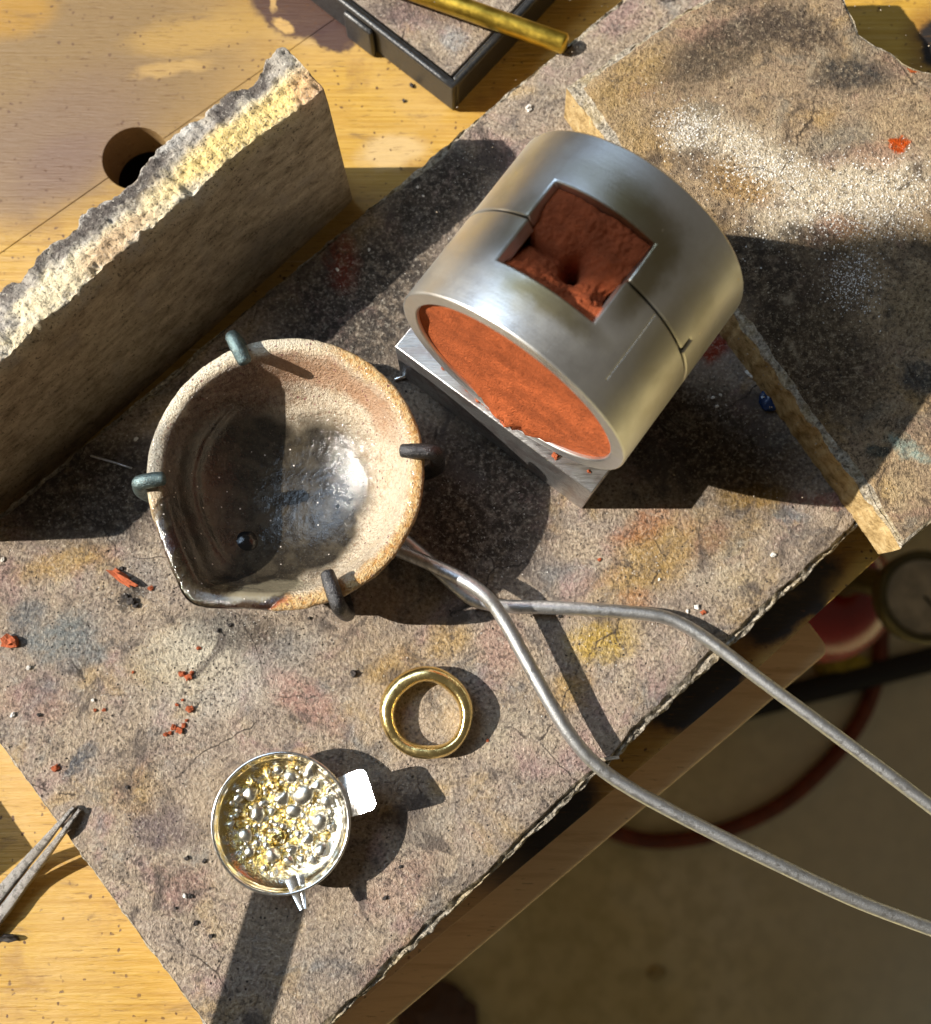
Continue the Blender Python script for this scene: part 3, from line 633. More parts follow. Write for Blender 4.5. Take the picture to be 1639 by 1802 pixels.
# ------------------------------------------------------------------ crucible
CX, CY, CR, RIMZ = -43.1, 50.8, 33.4, 40.0
SP, SD = R(235.4), 40.2
def crucible_mat():
    g = G('glazed_crucible')   # object space: origin under the bowl on the board
    x, y, z = g.xyz(g.co)[:3]
    wv = g.warp(2.2, 0.16, detail=5); ws = g.warp(.8, .9, v=wv, detail=3)
    n = g.noise(0.14, 5, .6); f = g.noise(0.9, 4, .7); ff = g.noise(2.2, 3, .6)
    def L(px, py, zz=32):
        p = at(px, py, zz); return (p.x - CX, p.y - CY)
    c = g.ramp(n, [(0.3, (0.42, 0.32, 0.21)), (0.5, (0.62, 0.53, 0.40)), (0.7, (0.52, 0.41, 0.27))])
    c = g.mix(g.step(f, .52, .66, 0, .8), c, (0.74, 0.65, 0.49)); c = g.mix(g.step(f, .46, .32, 0, .6), c, (0.30, 0.17, 0.08)); c = g.mix(g.step(ff, .42, .30, 0, .7), c, (0.20, 0.10, 0.055))
    ce = g.voro(.55, 'DISTANCE_TO_EDGE', v=g.warp(.6, .7)); c = g.mix(g.step(ce, .05, .01, 0, .45), c, (0.24, 0.15, 0.09))
    rad = g.vop('LENGTH', g.vop('MULTIPLY', ws, (1, 1, 0)), (0, 0, 0))
    # reddish-brown band on the upper left wall
    band = g.mul(g.step(rad, 19, 22), g.step(rad, 30.5, 28.5)); band = g.mul(band, g.blob(wv, L(330, 780), (26, 36), -.2, .8))
    c = g.mix(g.mul(band, g.step(f, .35, .6, .95, .7)), c, (0.105, 0.045, 0.030))
    bandr = g.mul(g.mul(g.step(rad, 24, 26), g.step(rad, 30.5, 28)), g.blob(wv, L(600, 660), (22, 12), -.6, .9)); c = g.mix(g.mul(bandr, .7), c, (0.40, 0.19, 0.09))
    # rim: ochre-orange line, cream on the upper left
    rimc = g.step(rad, 29.0, 31.5); oc = g.mix(g.step(f, .4, .6), (0.50, 0.24, 0.04), (0.66, 0.46, 0.20)); oc = g.mix(g.step(ff, .45, .32, 0, .8), oc, (0.20, 0.09, 0.03))
    c = g.mix(g.mul(rimc, .85), c, oc)
    c = g.mix(g.mul(rimc, g.mul(g.blob(wv, L(330, 690, 40), (18, 32), -.75, .9), g.step(ff, .35, .5, .3, .95))), c, (0.84, 0.79, 0.64))
    c = g.mix(g.mul(rimc, g.mul(g.blob(wv, L(500, 605, 40), (12, 8), 0, .9), .7)), c, (0.62, 0.56, 0.44))
    c = g.mix(g.mul(rimc, g.mul(g.blob(wv, L(265, 800, 40), (6, 9), 0, .9), .7)), c, (0.25, 0.23, 0.20))
    red = g.blob(ws, L(290, 970, 40), (2.2, 12), R(-25), .5); c = g.mix(g.mul(red, .9), c, (0.45, 0.05, 0.025))
    red = g.blob(ws, L(430, 1068, 40), (10, 1.6), R(8), .5); c = g.mix(g.mul(red, .9), c, (0.50, 0.10, 0.03))
    # grey-black glass pool
    pool = None
    for (px, py, rx, ry, a, so, zz) in ((450, 850, 19, 20, 0, .40, 24), (560, 790, 11.5, 8.5, -10, .9, 24), (430, 950, 19, 17, 0, .22, 26), (345, 1035, 13, 13, 0, .2, 38), (420, 1035, 14, 8, 10, .2, 36), (305, 980, 6, 15, -25, .25, 38), (540, 930, 14, 12, 25, .35, 25), (585, 850, 10, 12, 20, .6, 25)):
        m = g.blob(wv, L(px, py, zz), (rx, ry), R(a), so); pool = m if pool is None else g.math('MAXIMUM', pool, m)
    pc = g.mix(g.step(g.noise(.22, 4), .42, .62), (0.008, 0.007, 0.006), (0.034, 0.028, 0.019))
    pc = g.mix(g.step(ff, .60, .72, 0, .35), pc, (0.20, 0.18, 0.15))
    c = g.mix(g.mul(pool, .97), c, pc)
    c = g.mix(g.mul(g.blob(ws, L(480, 1040, 33), (9, 2.4), R(12), .6), .7), c, (0.32, 0.28, 0.19))
    # scattered purple specks
    vs = g.voro(.62, v=g.warp(.7, .8)); c = g.mix(g.mul(g.mul(g.step(vs, .24, .14), g.step(g.noise(.2, 3), .42, .58)), g.mul(g.step(rad, 12, 20, 0, .9), g.math('SUBTRACT', 1.0, pool))), c, (0.16, 0.035, 0.04))
    vw = g.voro(.35, v=g.vop('ADD', g.co, (13, 5, 0))); c = g.mix(g.step(vw, .085, .05, 0, .9), c, (0.80, 0.72, 0.66))
    # bare brown clay outside
    out = g.mul(g.step(rad, 32.4, 33.0), g.step(z, 21.0, 19.5)); c = g.mix(out, c, (0.26, 0.15, 0.085))
    fl_ = g.step(pool, .2, .9, 1.0, .12); nb = g.bump(g.mul(g.add(g.mul(f, .9), g.mul(ff, .5)), fl_), 1.3); nb2 = g.bump(g.noise(.30, 4), 1.0)
    return g.done(c, g.mix(pool, g.step(f, .3, .7, .28, .48), (.13, .13, .13)), 0, nb, coat=(.35, .06, nb2), spec=.5)
def teardrop(a, scale=1.0):
    d = abs((a - SP + math.pi) % (2*math.pi) - math.pi); al = math.acos(CR/SD)
    d = math.sqrt(d*d + R(5.0)**2)            # rounds the very tip
    return 1.0 if d >= al else 1.0/math.cos(al - d)
def crucible():
    root = empty('crucible', (CX, CY, 15.0)); tag(root, 'round glazed casting crucible with pouring spout, black glass pooled inside', 'crucible')
    H = RIMZ - 15.0
    prof = [(0.0, .05, 0), (17, .05, 0), (20, .4, 0), (24.5, 4, 0), (29, 11, .15), (32.2, 18, .6), (33.2, 22.3, 1), (33.4, 23.8, 1), (33.0, 24.7, 1), (32.0, 25.0, 1), (30.6, 24.8, 1), (29.4, 24.0, 1), (28.6, 22.4, 1), (27.6, 20, .95), (26.4, 17.2, .85), (24.8, 14.4, .7), (23.6, 12.9, .55), (22.2, 11.6, .42), (19.5, 9.7, .3), (15.5, 7.6, .15), (10.5, 6.1, .05), (5.5, 5.4, 0), (0, 5.15, 0)]
    # resample the profile
    P3 = spline([Vector(p) for p in prof], 4); na = 240; verts = []; faces = []
    for i, p in enumerate(P3):
        for k in range(na):
            a = 2*math.pi*k/na; t = teardrop(a); r = max(0.0, p.x)
            rr = r*(1 + (t - 1)*max(0, p.z))
            inner = i > len(P3)*.45
            zz = p.y
            d = abs((a - SP + math.pi) % (2*math.pi) - math.pi)
            if inner or p.y > 24.0:
                lip = sm(1 - d/R(20)); zz -= lip*p.z*1.2
            if inner: zz += (.55*math.exp(-((r - 27.2)/.55)**2) + .5*math.exp(-((r - 24.2)/.5)**2))*sm((math.cos(a - R(165)) - .1)/.5)
            w_ = .28*fbm(rr*math.cos(a)*.16, rr*math.sin(a)*.16, p.y*.16) + .10*fbm(rr*math.cos(a)*.7, rr*math.sin(a)*.7, p.y*.7)
            if inner: w_ *= sm(r/9)
            if p.y < 2 and not inner: w_ = 0
            s_ = (rr + w_*(1 if rr > 1 else 0))
            verts.append(Vector((s_*math.cos(a), s_*math.sin(a), zz + (w_*.7 if inner else 0))))
    for i in range(len(P3) - 1):
        for k in range(na):
            l = (k+1) % na; faces.append((i*na+k, i*na+l, (i+1)*na+l, (i+1)*na+k))
    m = crucible_mat()
    o = mesh_obj('bowl', verts, faces, m, root, sharp=80)
    bm = bmesh.new(); bm.from_mesh(o.data); bmesh.ops.remove_doubles(bm, verts=bm.verts, dist=1e-6); bm.to_mesh(o.data); bm.free()
    # glassy blister near the spout and small nodules
    gm = simple('black_glass', (0.012, 0.012, 0.013), .06, var=.3, bump=.15, spec=.6)
    def nod(name, px, py, zz, r, mat, hh=.6):
        p = at(px, py, zz + 15) - Vector((CX, CY, 15)); p.z = zz
        v = []; f = []; n1, n2 = 10, 20
        for i in range(n1 + 1):
            b = math.pi/2*i/n1
            for k in range(n2):
                a = 2*math.pi*k/n2; q = 1 + .12*fbm(math.cos(a)*1.3 + px, math.sin(a)*1.3 + py, b)
                v.append(p + Vector((r*q*math.cos(b)*math.cos(a), r*q*math.cos(b)*math.sin(a), r*hh*math.sin(b))))
        for i in range(n1):
            for k in range(n2): f.append((i*n2+k, i*n2+(k+1) % n2, (i+1)*n2+(k+1) % n2, (i+1)*n2+k))
        return mesh_obj(name, v, f, mat, root, sharp=80)
    nod('glass_blister', 432, 958, 7.6, 3.6, gm, .75)
    nod('glass_blister', 398, 968, 9.0, 2.2, gm, .6)
    for px, py, zz, r in ((427, 754, 6.3, .9), (490, 760, 5.6, 1.0), (598, 893, 5.8, 1.3), (438, 816, 5.2, .6), (536, 750, 6.3, .7)): nod('flux_nodule', px, py, zz - .25, r, m_white_crumb if r < 1.2 else gm, .7)
crucible()

# ------------------------------------------------------------------ wire handle that grips the crucible
def handle():
    root = empty('wire_tongs', (CX, CY, 15.0)); tag(root, 'crossed steel wire tongs gripping the crucible with four bent prongs', 'tongs')
    off = Vector((CX, CY, 15))
    W = 1.75
    ringp = [Vector((CX + 27.8*math.cos(2*math.pi*k/96), CY + 27.8*math.sin(2*math.pi*k/96), 17.05)) for k in range(96)]
    v, f = tube_data(ringp, W, 12, closed=True); mesh_obj('wire_loop', [p - off for p in v], f, m_wire, root, sharp=60)
    def prong(tip, bend, mat=m_prong, r=1.85):
        t = at(tip[0], tip[1], RIMZ + 2.2); b = at(bend[0], bend[1], RIMZ + 2.0)
        d = Vector((b.x - CX, b.y - CY, 0)); d.normalize()
        base = Vector((CX, CY, 0)) + d*29.5; low = Vector((CX, CY, 0)) + d*35.6
        p = [Vector((base.x, base.y, 17.4)), Vector((low.x, low.y, 24)), Vector((CX + d.x*36.4, CY + d.y*36.4, 33)), Vector((lerp(CX + d.x*36.5, b.x, .8), lerp(CY + d.y*36.5, b.y, .8), RIMZ - 1.2)), Vector((b.x, b.y, RIMZ + 1.7)) + (t - b)*.10, b + (t - b)*.45 + Vector((0, 0, .35)), Vector((t.x, t.y, RIMZ + 2.0))]
        return tube('prong', p, lambda t: r*(1 - .08*sm((t - .9)/.1)), mat, root, seg=14, sub=7, wob=.13, off=off)
    prong((431, 636), (408, 590)); prong((287, 842), (242, 850)); prong((708, 793), (768, 796), m_prong_dark); prong((576, 1008), (597, 1070), m_prong_dark)
    # blob of solder where the lower prong meets the loop
    A = [(640, 925, 18.2), (690, 962, 19.6), (740, 985, 21.5), (800, 1012, 23.6), (848, 1042, 24.6), (880, 1080, 24.0), (920, 1150, 23.4), (970, 1240, 22.6), (1010, 1302, 21.8), (1050, 1346, 21.0), (1105, 1385, 20.6), (1200, 1437, 20.6), (1330, 1502, 21), (1480, 1573, 21.6), (1580, 1613, 22), (1700, 1655, 22.6), (1900, 1720, 23.5)]
    B = [(660, 905, 18.2), (712, 950, 18.0), (752, 985, 17.6), (800, 1030, 17.3), (835, 1056, 17.2), (880, 1066, 17.2), (960, 1069, 17.4), (1060, 1074, 17.6), (1150, 1082, 18.0), (1200, 1098, 18.2), (1260, 1136, 18.6), (1340, 1197, 19), (1450, 1278, 19.6), (1560, 1360, 20.2), (1639, 1420, 20.6), (1760, 1512, 21.2), (1900, 1615, 22)]
    for pts in (A, B): tube('wire', [at(*p) for p in pts], W, m_wire, root, seg=16, sub=8, wob=.05, off=off)
handle()

# ------------------------------------------------------------------ gold ring
def gold():
    c = at(752, 1256, 17.8); verts = []; faces = []; na, ns = 160, 28
    for i in range(na):
        a = 2*math.pi*i/na
        RR = 9.6*(1 + .022*math.cos(2*a + .7) + .014*math.cos(3*a + 1.9) + .009*math.sin(5*a)); w = 2.05*(1 + .16*math.cos(a - 2.0) + .07*math.sin(3*a)); h = 2.75*(1 + .10*math.cos(a - .6) + .04*math.cos(4*a))
        for k in range(ns):
            b = 2*math.pi*k/ns; cb, sb = math.cos(b), math.sin(b)
            x = abs(cb)**.85*math.copysign(1, cb)*w*(1.0 if cb > 0 else .80); z = abs(sb)**.9*math.copysign(1, sb)*h
            r = RR + x + .05*fbm(math.cos(a)*2.2, math.sin(a)*2.2, b)
            verts.append(Vector((r*math.cos(a), r*math.sin(a), z + h)))
    for i in range(na):
        for k in range(ns):
            l = (k+1) % ns; j = (i+1) % na; faces.append((i*ns+k, i*ns+l, j*ns+l, j*ns+k))
    zmin = min(v.z for v in verts)
    o = mesh_obj('gold_ring', [v - Vector((0, 0, zmin)) for v in verts], faces, m_gold, sharp=80); o.location = Vector((c.x, c.y, 15.0))*S
    tag(o, 'thick polished gold band ring lying flat on the soldering board', 'ring')
gold()

# ------------------------------------------------------------------ silver cup pendant
def silver():
    g = G('gilt_silver'); wv = g.warp(.7, .5)
    n = g.noise(.45, 4, .65); f = g.noise(1.6, 3)
    side = g.blob(g.warp(3.0, .15), (-4.0, 1), (14, 17), R(20), .9)
    c = g.mix(g.mul(g.step(n, .38, .50), side), (0.90, 0.88, 0.82), (0.86, 0.64, 0.20)); c = g.mix(g.step(f, .62, .74, 0, .5), c, (0.45, 0.34, 0.14))
    return g.done(c, g.step(n, .3, .7, .08, .20), 1.0, g.bump(g.mul(g.add(g.mul(f, .8), n), g.step(g.vop('LENGTH', g.vop('MULTIPLY', g.co, (1, 1, 0)), (0, 0, 0)), 15.5, 12.5)), .6))
m_silver = silver(); m_bubble = simple('bubble_silver', (0.93, 0.89, 0.78), .30, 1.0, var=.3, bump=.05, sc=.5); m_bright = simple('bright_silver', (0.95, 0.94, 0.92), .20, 1.0, var=.02, bump=.0)
def pendant():
    c = at(495, 1447, 24.0); root = empty('pendant', (c.x, c.y, 15.0)); PR = 16.7
    tag(root, 'small round silver dish pendant filled with bubbly gilt granules, with side tab', 'pendant')
    prof = [(0, .02), (6, .02), (8, .25), (11.2, 2.2), (14.2, 5.4), (16.0, 8.2), (16.6, 9.3), (16.55, 9.75), (16.15, 9.85), (15.85, 9.5), (15.0, 8.2), (13.2, 6.5), (10.5, 5.3), (7, 4.7), (3, 4.5), (0, 4.45)]
    P2 = spline([Vector((p[0], p[1], 0)) for p in prof], 4); na = 128; v = []; f = []
    for i, p in enumerate(P2):
        for k in range(na):
            a = 2*math.pi*k/na; x, y = math.cos(a), math.sin(a); r = max(0, p.x)*(1 + .010*math.cos(2*a + 1) + .006*math.cos(5*a)); z = p.y
            if i > len(P2)*.55: z += .55*fbm(r*x*.33, r*y*.33, 2.)*sm((15.4 - r)/3)
            v.append(Vector((r*x, r*y, max(.02, z))))
    for i in range(len(P2) - 1):
        for k in range(na): f.append((i*na+k, i*na+(k+1) % na, (i+1)*na+(k+1) % na, (i+1)*na+k))
    o = mesh_obj('dish', v, f, m_silver, root, sharp=80)
    bm = bmesh.new(); bm.from_mesh(o.data); bmesh.ops.remove_doubles(bm, verts=bm.verts, dist=1e-6); bm.to_mesh(o.data); bm.free()
    # bubbles: one shared mesh, each a part
    bm = bmesh.new(); bmesh.ops.create_icosphere(bm, subdivisions=3, radius=1.0*S)
    for q in bm.verts: q.co *= 1 + .06*fbm(q.co.x*1400, q.co.y*1400, q.co.z*1400)
    me = bpy.data.meshes.new('bubble'); bm.to_mesh(me); bm.free(); me.materials.append(m_bubble)
    for p in me.polygons: p.use_smooth = True
    variants = [me]
    for q in range(3):
        m2 = me.copy(); m2.materials.clear(); m2.materials.append(m_bubble if q else m_silver)
        for v_ in m2.vertices: k_ = 1 + .30*fbm(v_.co.x*900 + q*9, v_.co.y*900, v_.co.z*900); v_.co *= k_
        variants.append(m2)
    rg = random.Random(5); placed = []
    def surf(r): return 4.5 + .9*sm((r - 5)/6) + 2.6*sm((r - 10)/4.5)
    big = [(4.6, 6.2, 2.0), (8.9, -.3, 1.9), (6.8, 5.0, 1.3), (-1.6, -4.0, 1.75), (1.6, 10.5, 1.7), (-6.5, 1.6, 1.6), (-8.5, 6.4, 1.5), (8.0, 8.4, 1.2), (9.6, -6.5, 1.6), (-2.5, -8.2, 1.6), (-9.4, -3.5, 1.4), (6.2, -4.4, 1.5), (2.6, 2.2, 1.5), (-3.0, 8.5, 1.4), (-.6, 5.0, 1.6), (6.0, 11.2, 1.2), (10.8, 4.6, 1.4)]
    for k in range(2600):
        if k < len(big): x, y, r = big[k]; r *= 1.22
        else:
            a = rg.uniform(0, 6.283); q = 13.0*math.sqrt(rg.random()); x, y = q*math.cos(a), q*math.sin(a) + .6; r = rg.choice((.5, .6, .8, 1.0, 1.2, 1.35))
            if y < -11.2 or math.hypot(x, y) + r*.6 > 13.6: continue
        if any(math.hypot(x - X, y - Y) < (r + Q)*.84 for X, Y, Q in placed): continue
        placed.append((x, y, r))
        if len(placed) > 120: break
    for x, y, r in placed:
        b = bpy.data.objects.new('bubble', rg.choice(variants)); b.location = Vector((x, y, surf(math.hypot(x, y)) + r*rg.uniform(-.05, .25)))*S
        s_ = r*1.08; b.scale = (s_, s_*rg.uniform(.75, 1.15), s_*rg.uniform(.60, .85)); b.rotation_euler = (rg.uniform(-.3, .3), rg.uniform(-.3, .3), rg.uniform(0, 6)); link(b, root)
    rr_ = [Vector((16.35*math.cos(2*math.pi*k/96), 16.35*math.sin(2*math.pi*k/96), 9.75)) for k in range(96)]; v, f = tube_data(rr_, .42, 10, closed=True); mesh_obj('rim', v, f, m_bright, root, sharp=80)
    # bent side tab that catches the sun
    tv = []; tf = []; nu, nv_ = 10, 12; pts = {}
    d = Vector((math.cos(R(21)), math.sin(R(21)), 0)); s_ = Vector((-d.y, d.x, 0))
    for side in (0, 1):
        for i in range(nu + 1):
            u = i/nu
            for j in range(nv_ + 1):
                w = j/nv_*2 - 1; rad = lerp(15.6, 23.2, u); hw = 4.9
                if u > .75: hw -= 1.1*(1 - math.sqrt(max(0, 1 - ((u - .75)/.25)**2)))
                zz = 8.7 + 2.9*u - .216*w*hw*sm(u*2.5)
                tv.append(d*rad + s_*(w*hw) + Vector((0, 0, zz - side*.75)))
    K = (nu+1)*(nv_+1)
    for i in range(nu):
        for j in range(nv_):
            q = i*(nv_+1) + j; tf.append((q, q+1, q+nv_+2, q+nv_+1)); tf.append((K+q, K+q+nv_+1, K+q+nv_+2, K+q+1))
    ed = [i*(nv_+1) for i in range(nu+1)] + [nu*(nv_+1)+j for j in range(1, nv_+1)] + [i*(nv_+1)+nv_ for i in range(nu-1, -1, -1)] + [j for j in range(nv_-1, 0, -1)]
    for q in range(len(ed)): r_ = (q+1) % len(ed); tf.append((ed[q], ed[r_], K+ed[r_], K+ed[q]))
    mesh_obj('tab', tv, tf, m_bright, root, sharp=40)
    # pointed pouring lip at the bottom
    dl = Vector((math.cos(R(-73)), math.sin(R(-73)), 0)); sl_ = Vector((-dl.y, dl.x, 0)); v = []; f = []; n1, n2 = 16, 9
    for side in (0, 1):
        for i in range(n1 + 1):
            u = i/n1; rad = lerp(12.8, 20.6, u); hw = lerp(2.3, .75, u**1.2)
            for j in range(n2 + 1):
                w = j/n2*2 - 1
                v.append(dl*rad + sl_*(w*hw) + Vector((0, 0, 9.3 + .9*u - 1.5*(1 - w*w)*(1 - .4*u) + .9*abs(w)*sm(1 - u) - side*.6)))
    K = (n1+1)*(n2+1)
    for i in range(n1):
        for j in range(n2):
            q = i*(n2+1)+j; f.append((q, q+1, q+n2+2, q+n2+1)); f.append((K+q, K+q+n2+1, K+q+n2+2, K+q+1))
    ed = [i*(n2+1) for i in range(n1+1)] + [n1*(n2+1)+j for j in range(1, n2+1)] + [i*(n2+1)+n2 for i in range(n1-1, -1, -1)] + [j for j in range(n2-1, 0, -1)]
    for q in range(len(ed)): r_ = (q+1) % len(ed); f.append((ed[q], ed[r_], K+ed[r_], K+ed[q]))
    mesh_obj('pouring_lip', v, f, m_bright, root, sharp=40)
pendant()

# ------------------------------------------------------------------ tray with its own board, brass rod
def tray():
    cor = at(797, 152, 13.2); a = (at(600, 0, 13.2) - cor).to_2d().normalized(); b = (at(1000, 0, 13.2) - cor).to_2d().normalized()
    # square the tray up
    b = Vector((a.y, -a.x)) if Vector((a.y, -a.x)).dot(b) > 0 else Vector((-a.y, a.x)); c2 = cor.to_2d()
    root = empty('soldering_tray', (c2.x, c2.y, 0)); tag(root, 'black enamelled tray with rolled rim holding a small board', 'tray')
    off = Vector((c2.x, c2.y, 0)); LA, LB, H, T = 120.0, 62.0, 13.2, 2.0
    Q = lambda u, w: c2 + a*u + b*w
    def ring_wall(name, u0, u1, w0, w1, z0, z1, bev=.5): return prism(name, [Q(u0, w0), Q(u1, w0), Q(u1, w1), Q(u0, w1)], z0, z1, m_tray, root, bev, off)
    ring_wall('base', .3, LA - .3, .3, LB - .3, 0.02, 2.0)
    ring_wall('wall', 0, LA, 0, T, 1.0, H); ring_wall('wall', 0, LA, LB - T, LB, 1.0, H); ring_wall('wall', .0, T, T + .05, LB - T - .05, 1.0, H - .05); ring_wall('wall', LA - T, LA, T + .05, LB - T - .05, 1.0, H - .05)
    path = [Q(0, 0), Q(LA, 0), Q(LA, LB), Q(0, LB)]; rim = []
    for i in range(4):
        p, q = path[i], path[(i+1) % 4]
        for k in range(24): v2 = p + (q - p)*(k/24); rim.append(Vector((v2.x, v2.y, H)))
    v, f = tube_data(rim, 1.05, 10, closed=True); mesh_obj('rim', [p - off for p in v], f, m_tray, root, sharp=60)
    # lug on the side wall
    ring_wall('lug', 30, 41, -2.0, .0, 0.1, 11.5, .8)
    o = prism('board_offcut', [Q(3.0, 3.0), Q(LA - 3, 3.0), Q(LA - 3, LB - 3), Q(3.0, LB - 3)], 2.05, 12.0, m_tray_board, None, .5)
    tag(o, 'small stained board lying inside the black tray', 'soldering board')
    p0 = at(995, 78, 16.2); p1 = at(730, -16, 16.2); dd = (p1 - p0).normalized(); zc = H + 1.05 + 2.85 + .02
    p0 = at(993, 77, zc); p1 = at(735, -14, zc); dd = (p1 - p0).normalized(); path = [p0 + dd*t for t in (0, .25, .5, 20, 60, 110)]
    v, f = tube_data(path, lambda t: 2.85, 28); o = mesh_obj('brass_rod', [q - p0 for q in v], f, m_brass, sharp=50); o.location = p0*S
    tag(o, 'round brass rod lying across the rim of the black tray', 'rod')
tray()

# ------------------------------------------------------------------ tweezers
def tweezers():
    tips = ((131, 1420, 17.0), (143, 1424, 16.6))
    root = empty('tweezers', tuple(at(-10, 1600, 0))); tag(root, 'worn steel tweezers with pointed tips reaching onto the soldering board', 'tweezers'); off = Vector(at(-10, 1600, 0))
    def arm(pts):
        P = spline([at(*p) for p in pts], 7); n = len(P); v = []; f = []; d0 = (P[-1] - P[0]).normalized(); s_ = Vector((-d0.y, d0.x, 0)).normalized()
        for i, p in enumerate(P):
            t = i/(n-1); w = lerp(2.5, .45, t**.8); h = lerp(1.5, .8, t)
            for k in range(12):
                a = 2*math.pi*k/12; ca, sa = math.cos(a), math.sin(a)
                v.append(p + s_*(w*abs(ca)**.6*math.copysign(1, ca)) + Vector((0, 0, h*abs(sa)**.6*math.copysign(1, sa))) + Vector((0, 0, .15*fbm(p.x*.5, p.y*.5, k*.3))) - off)
        for i in range(n-1):
            for k in range(12): l = (k+1) % 12; f.append((i*12+k, i*12+l, (i+1)*12+l, (i+1)*12+k))
        f.append(tuple(range(12))); f.append(tuple(range((n-1)*12, n*12))[::-1])
        return mesh_obj('arm', v, f, m_tweezer, root, sharp=50)
    arm([(-150, 1745, 2.4), (-60, 1645, 2.4), (0, 1573, 2.6), (45, 1520, 4.0), (80, 1480, 12.0), (100, 1456, 16.6), (131, 1420, 16.0)])
    arm([(-152, 1760, 1.7), (-60, 1675, 1.9), (0, 1612, 2.4), (45, 1552, 3.6), (85, 1500, 11.0), (108, 1470, 16.6), (142, 1424, 16.0)])
tweezers()

# ------------------------------------------------------------------ crumbs and grains
def crumb_mesh(name, mat, seed, sq=(1, 1, .7), sub=2, amp=.35):
    bm = bmesh.new(); bmesh.ops.create_icosphere(bm, subdivisions=sub, radius=1.0)
    for v in bm.verts:
        k = 1 + amp*fbm(v.co.x*1.1 + seed, v.co.y*1.1, v.co.z*1.1) + amp*.5*fbm(v.co.x*3 + seed, v.co.y*3, v.co.z*3)
        v.co = Vector((v.co.x*sq[0], v.co.y*sq[1], v.co.z*sq[2]))*k
    z = min(v.co.z for v in bm.verts)*.75
    for v in bm.verts: v.co.z = max(0.0, v.co.z - z); v.co *= S
    me = bpy.data.meshes.new(name); bm.to_mesh(me); bm.free(); me.materials.append(mat); return me
crumb_sets = {}
for nm, mat in (('red', m_crumb), ('white', m_white_crumb), ('dark', m_dark_crumb)): crumb_sets[nm] = [crumb_mesh('crumb', mat, k*5.3 + len(nm), (1, .85, .62), 2, .75) for k in range(5)]
def crumb(kind, px, py, size_px, z, label, group, sx=1.0, sy=1.0, ang=None, name='crumb'):
    p = at(px, py, z); o = bpy.data.objects.new(name, rnd.choice(crumb_sets[kind])); o.location = p*S
    r = size_px*.46*.146; o.scale = (r*sx, r*sy, r); o.rotation_euler = (0, 0, rnd.uniform(0, 6.28) if ang is None else R(ang)); link(o)
    return tag(o, label, 'crumb', group)
ZB = 14.98
crumb('red', 20, 1129, 30, ZB, 'biggest loose lump of red sand, angular, on the blue-grey stained board', None)
crumb('red', 220, 1020, 26, ZB, 'long red sand fragment beside the crucible spout', None, 2.3, .72, -32)
crumb('red', 100, 1351, 13, ZB, 'dark red crumb near the tweezer tips', None)
for lb, gr, spots in (
  ('small red crumb just past the tip of the long red fragment', None, ((266, 1035, 11),)),
  ('largest red crumb of the trail, alone between its two clusters', None, ((335, 1247, 15),)),
  ('red crumb in the loose cluster next to the silver pendant', 'red crumb cluster by the pendant', ((306, 1280, 12), (316, 1285, 13), (324, 1276, 9), (300, 1290, 8), (292, 1292, 9), (329, 1268, 6), (312, 1240, 7), (322, 1232, 6))),
  ('red crumb in the tight cluster below the crucible spout', 'red crumb cluster below the spout', ((322, 1186, 12), (332, 1192, 13), (338, 1184, 8))),
  ('single tiny red crumb between the spout and its crumb cluster', None, ((350, 1141, 8),)),
  ('one of a pair of tiny red crumbs beside the blue-grey stain', 'pair of red crumbs by the blue-grey stain', ((168, 1250, 7), (184, 1249, 7))),
  ('tiny red speck on the board left of the tight crumb cluster', None, ((235, 1183, 6),)),
  ('tiny red crumb above the crossed wires of the tongs', None, ((1055, 985, 8),)),
  ('tiny red crumb beside white grains above the bent tong wire', None, ((1237, 1078, 9),)),
  ('tiny red crumb right of the gold ring', None, ((858, 1303, 6),))):
    for px, py, s_ in spots: crumb('red', px, py, s_, ZB, lb, gr)
BL, BG = 'red sand crumb spilled on the metal block in front of the mould', 'red crumbs on the metal block'
zb = 36.98
for k in range(30):
    u = rnd.gauss(.47, .10); px = lerp(700, 1046, u) + rnd.uniform(2, 16); py = lerp(607, 865, u) + rnd.uniform(-17, -5)
    crumb('red', px, py, rnd.choice((7, 9, 12, 15, 19)), zb, BL, BG)
for px, py, s_ in ((975, 775, 17), (968, 782, 12), (978, 803, 13), (940, 756, 12), (948, 764, 10), (1036, 830, 7), (983, 788, 8)): crumb('red', px, py, s_, zb, BL, BG)
for lb, gr, spots in (
  ('white grain above the bent tong wire, next to a red crumb', 'white grains by the bent wire', ((1226, 1068, 10), (1210, 1075, 7))),
  ('white grain on the ochre patch near the front edge of the big board', 'white grains on the ochre patch', ((1360, 977, 10), (1160, 1020, 6))),
  ('white grain between the brass rod and the aluminium ring', None, ((930, 192, 14),)),
  ('white grain near the blue-grey stain of the big board', 'white grains by the blue-grey stain', ((24, 1258, 10), (165, 1232, 7), (6, 985, 8), (52, 1175, 9))),
  ('white grain paired with a black one below the pendant', None, ((326, 1576, 9),)),
  ('white grain in the dark shade between aluminium ring and tan board', 'white grains in the mould shade', ((1255, 700, 8), (1262, 715, 7), (1268, 695, 6))),
  ('white grain on the scorched board left of the crucible', 'white grains left of the crucible', ((240, 773, 9), (88, 730, 6))),
  ('white grain on the scorched board between slab and aluminium ring', 'white grains behind the slab shadow', ((594, 475, 7), (650, 440, 6), (735, 330, 6), (745, 345, 5)))):
    for px, py, s_ in spots: crumb('white', px, py, s_, ZB, lb, gr)
crumb('white', 1319, 660, 15, ZB, 'flat white flake in the mould shadow by the tan board edge', None, 1.2, .8)
